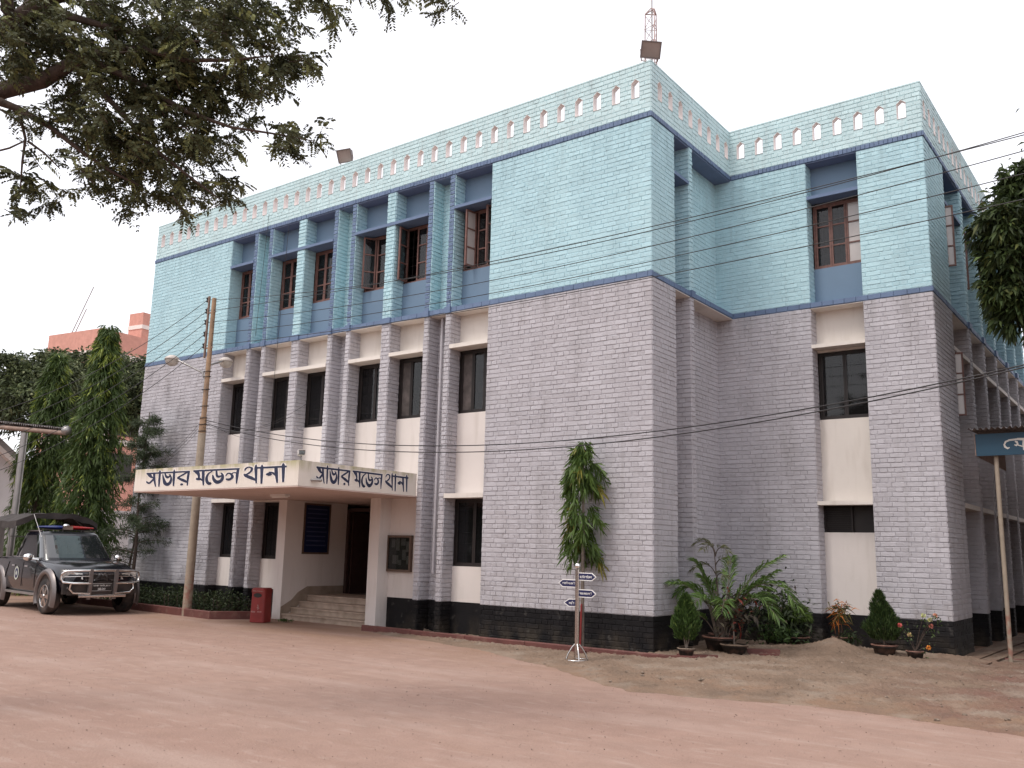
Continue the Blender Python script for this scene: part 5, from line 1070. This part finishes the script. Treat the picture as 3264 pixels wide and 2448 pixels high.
def frond(P, D, LL, C, stems, base, az, L, lift, arch, nl=34, ll=.30, c=((.03, .055, .016), (.075, .12, .03))):
    e = np.array([math.cos(az), math.sin(az), 0]); sd_ = np.array([-e[1], e[0], 0]); f = lambda s: np.array(base)+e*L*s*math.cos(lift)*(.55+.45*s)+np.array([0, 0, 1])*(L*math.sin(lift)*s-arch*L*s**2.4); pts = [f(s) for s in np.linspace(0, 1, 12)]; stems.tube(pts, [.011-.0008*i for i in range(12)], 5)
    for k in range(nl):
        s = .28+.72*k/nl; p = f(s); tg = f(min(1, s+.03))-f(s-.03); tg /= np.linalg.norm(tg)+1e-9; l = ll*(.45+.9*math.sin(math.pi*min(1, .12+.88*(s-.28)/.72))**.8)
        for sg in (1, -1): P.append(p); D.append(sd_*sg*.85+tg*.75+np.array([0, 0, .12])+rng.normal(size=3)*.10); LL.append(l*rng.uniform(.8, 1.1)); C.append(lcol(1, *c)[0])
def bfrond(P, D, LL, C, stems, a, c, e, nl=46, ll=.30, col=((.04, .075, .02), (.10, .155, .04))):
    a, c, e = (np.array(q, float) for q in (a, c, e)); f = lambda s: a*(1-s)**2+2*c*s*(1-s)+e*s*s; stems.tube([f(s) for s in np.linspace(0, 1, 12)], [.011-.0008*i for i in range(12)], 5)
    for k in range(nl):
        s = .30+.70*k/nl; tg = f(min(1, s+.03))-f(s-.03); tg /= np.linalg.norm(tg)+1e-9; sd_ = np.cross(tg, np.array([0, 0, 1.])+.5*RT*0); sd_ /= np.linalg.norm(sd_)+1e-9; l = ll*(.40+.75*math.sin(math.pi*min(1, .15+.85*(s-.30)/.70))**.8)
        for sg in (1, -1): P.append(f(s)); D.append(sd_*sg*.6+tg*.8+np.array([0, 0, .38 if s < .75 else .05])*(1 if sg > 0 else .6)+rng.normal(size=3)*.10); LL.append(l*rng.uniform(.8, 1.1)); C.append(lcol(1, *col)[0])
t = potted('potted_palm', 'large feathery palm in a brown pot in the inner corner', .66, 1.0, .04, .27, .24); P, D, LL, C = [], [], [], []; stm = B(); bs = (.66, 1.02, .28)
for c, e in (((.95, 1.0, 1.25), (1.75, .95, 1.58)), ((1.05, 1.0, 1.05), (1.60, 1.1, 1.35)), ((1.35, 1.05, 1.70), (1.98, .95, .80)), ((1.15, .95, 1.35), (1.72, .80, .62)), ((.80, 1.1, 1.2), (.72, 1.35, 1.55)), ((.5, .95, 1.3), (.33, .75, 1.48)), ((.35, 1.0, 1.35), (.08, .62, .92)), ((.42, .8, 1.15), (.12, .35, 1.12)),
             ((.6, .7, 1.2), (.55, .15, .75)), ((.9, .75, 1.15), (1.05, .2, .70)), ((.75, 1.3, 1.2), (1.2, 1.8, 1.05)), ((.3, 1.4, 1.2), (.12, 1.9, 1.1)), ((.6, .95, 1.0), (.50, .70, 1.25)), ((.95, 1.2, 1.0), (1.45, 1.35, .95)), ((.5, .7, .8), (.35, .30, .55))):
    bfrond(P, D, LL, C, stm, (bs[0]+random.uniform(-.1, .1), bs[1]+random.uniform(-.1, .1), bs[2]), c, e)
for k in range(12): a = random.uniform(0, 6.3); stm.tube([(bs[0]+.06*math.cos(a), bs[1]+.06*math.sin(a), .25), (bs[0]+.2*math.cos(a), bs[1]+.2*math.sin(a), .85)], [.016, .008], 5)
stm.obj('stem', 'barkgrey', t); leaves('fronds', np.array(P), np.array(D), np.array(LL), .023, np.array(C)*1.5, 'leaf', t, droop=.30)
t = potted('potted_palm', 'slim pale palm rising highest in the inner corner', .40, 1.55, .10, .17, .18); P, D, LL, C = [], [], [], []; stm = B(); stm.tube([(.40, 1.55, .2), (.40, 1.52, 1.0), (.36, 1.5, 1.62)], [.020, .014, .008], 6)
for z, c, e in ((1.6, (.32, 1.45, 1.9), (.05, 1.35, 1.74)), (1.55, (.45, 1.45, 1.8), (.68, 1.35, 1.62)), (1.4, (.5, 1.4, 1.6), (.78, 1.25, 1.45)), (1.25, (.3, 1.4, 1.55), (.06, 1.2, 1.30)), (1.1, (.5, 1.3, 1.4), (.75, 1.1, 1.2)), (1.55, (.36, 1.4, 1.85), (.34, 1.1, 1.65))): bfrond(P, D, LL, C, stm, (.38, 1.5, z), c, e, 20, .19, ((.08, .085, .035), (.16, .165, .07)))
stm.obj('stem', 'barkgrey', t); leaves('fronds', np.array(P), np.array(D), np.array(LL), .014, np.array(C), 'leaf', t, droop=.3)
t = potted('potted_croton', 'dark red leaved croton among the palms', 1.02, .72, .05, .21, .16, rim='sand'); n = 260; B().tube([(1.02, .72, .18), (1.0, .72, .75)], .014, 6).obj('stem', 'barkgrey', t)
leaves('foliage', np.array([1.0, .75, .70])+rng.normal(size=(n, 3))*np.array([.17, .15, .17]), unit(n)+np.array([0, 0, .3]), rng.uniform(.10, .18, n), .04, lcol(n, (.025, .018, .014), (.06, .05, .03), (.17, .03, .02), .14), 'leafdark', t)
t = potted('potted_shrub', 'dark broad leaved shrub between palm and bush', 1.05, 2.35, .10, .2, .14); n = 900; B().tube([(1.05, 2.35, .2), (1.05, 2.35, .8)], .018, 6).obj('stem', 'bark', t); leaves('foliage', np.array([1.0, 2.35, .62])+rng.normal(size=(n, 3))*np.array([.24, .18, .22]), unit(n)+np.array([0, 0, .1]), rng.uniform(.09, .16, n), .036, lcol(n, (.016, .026, .011), (.042, .058, .022), (.08, .06, .04), .08), 'leafdark', t)
n = 240; leaves('low_leaves', np.array([1.22, 2.05, .30])+rng.normal(size=(n, 3))*np.array([.13, .1, .07]), unit(n)+np.array([0, 0, .5]), .13, .035, lcol(n, (.025, .05, .014), (.06, .105, .026)), 'leaf', t)
t = potted('potted_croton', 'orange and yellow narrow leaved croton before the pale panel', 1.98, 2.95, .10, .16, .16); n = 170; B().tube([(1.98, 2.95, .2), (1.98, 2.95, .66)], .014, 6).obj('stem', 'bark', t); leaves('foliage', np.array([1.98, 2.93, .66])+rng.normal(size=(n, 3))*np.array([.05, .05, .08]), unit(n)*np.array([1, .8, .55])+np.array([0, 0, .15]), rng.uniform(.14, .26, n), .022, lcol(n, (.03, .045, .012), (.12, .09, .02), (.50, .16, .03), .34), 'leaf', t, droop=.45)
n = 160; leaves('low_leaves', np.array([2.1, 2.85, .26])+rng.normal(size=(n, 3))*np.array([.1, .08, .08]), unit(n), .09, .025, lcol(n, (.02, .035, .012), (.04, .06, .02)), 'leaf', t)
t = potted('potted_rose', 'thin rose bush with pink and pale blossoms in a pot at right', 3.27, 2.35, .03, .13, .15); b = B(); fl = []; P, D = [], []
for (dx, dz, c) in ((-.19, .44, (.62, .14, .13)), (-.06, .31, (.72, .55, .30)), (.16, .61, (.55, .56, .27)), (.33, .62, (.70, .38, .26)), (.25, .55, (.62, .60, .30)), (.26, .46, (.64, .25, .20)), (.21, .14, (.75, .28, .05))):
    q = (3.27+dx, 2.30+random.uniform(-.08, .05), .12+dz); b.tube([(3.27, 2.35, .16), (3.27+dx*.5, 2.34, .16+dz*.55), q], [.007, .005, .003], 5); n = 26; fl.append((q, c)); m = 14; P.append(np.array(q)+rng.normal(size=(m, 3))*np.array([.07, .05, .06])-np.array([0, 0, .05])); D.append(unit(m))
b.obj('stem', 'bark', t)
for q, c in fl:
    n = 22; u_ = unit(n); leaves('blossom', np.array(q)+u_*.008, u_, .034, .036, np.clip(np.array(c)*(1+.18*rng.normal(size=(n, 1))), 0, .9), 'petal', t, droop=0)
P, D = np.concatenate(P), np.concatenate(D); leaves('foliage', P, D, .05, .026, lcol(len(P), (.03, .05, .018), (.10, .14, .05)), 'leaf', t)

# stray debris on the yard
n = 150; X = rng.uniform(-16, 6, n); Y = rng.uniform(-11, -.7, n); P = np.stack([X, Y, np.full(n, .008)], 1); D = unit(n)*np.array([1, 1, .06]); leaves('fallen_leaves', P, D, rng.uniform(.02, .06, n), .010, lcol(n, (.08, .05, .03), (.20, .13, .09)), 'leafdark', None, droop=0, label='scattered dry leaves and twigs on the pink yard', cat='leaves', kind='stuff')
b = B()
for k in range(1500):
    x, y = random.uniform(-5, 6.2), random.uniform(-3.0, 2.0); z = float(sandz(np.array([[x]]), np.array([[y]]))[0, 0])
    if z > .005: r = random.uniform(.004, .012) if k % 9 else random.uniform(.012, .03); b.ball((x, y, z+r*.2), r, 5, 4, 0, (random.uniform(.7, 1.4), 1, .6))
b.obj('pebbles', 'debris', None, 'small stones and clods scattered over the sand', 'stones', kind='stuff')

n = 16000; X = rng.uniform(-45, 45, n); hh = 5.5+2.0*np.sin(X*.35)+1.3*np.sin(X*.9+1); Zt = hh*rng.random(n)**.75
P = np.stack([X, -27-6*rng.random(n)+1.5*np.sin(X*.6), Zt], 1)
leaves('tree_belt', P, unit(n)+np.array([0, 0, -.3]), rng.uniform(.7, 1.3, n), .55, lcol(n, (.03, .045, .018), (.08, .10, .035)), 'leafdark', None, label='belt of trees across the road behind the viewer', cat='trees', kind='stuff')

n = 9000; q = 6000; X = rng.uniform(-70, -42, q); P2 = np.stack([-38-6*rng.random(q)+np.sin(rng.random(q)*9), rng.uniform(-40, 2, q), 9*rng.random(q)**.75], 1)  # unseen trees added so the pickup's paint mirrors dark foliage
leaves('tree_belt', P2, unit(q)+np.array([0, 0, -.3]), rng.uniform(.7, 1.3, q), .55, lcol(q, (.03, .045, .018), (.08, .10, .035)), 'leafdark', None, label='unseen trees added left of the picture for dark reflections on the pickup', cat='trees', kind='stuff')
P = np.stack([rng.uniform(-14, 7, n), rng.uniform(-11.5, -1.2, n), np.full(n, .004)], 1); lum = rng.uniform(.5, 1.3, (n, 1))
leaves('grit', P, unit(n)*np.array([1, 1, .25])+np.array([0, 0, .12]), rng.uniform(.005, .018, n), rng.uniform(.005, .012, n), np.clip(np.array([.33, .235, .195])*lum, 0, .6), 'leafdark', None, droop=-.1, label='fine grit and crumbs of earth strewn over the pink yard', cat='grit', kind='stuff')
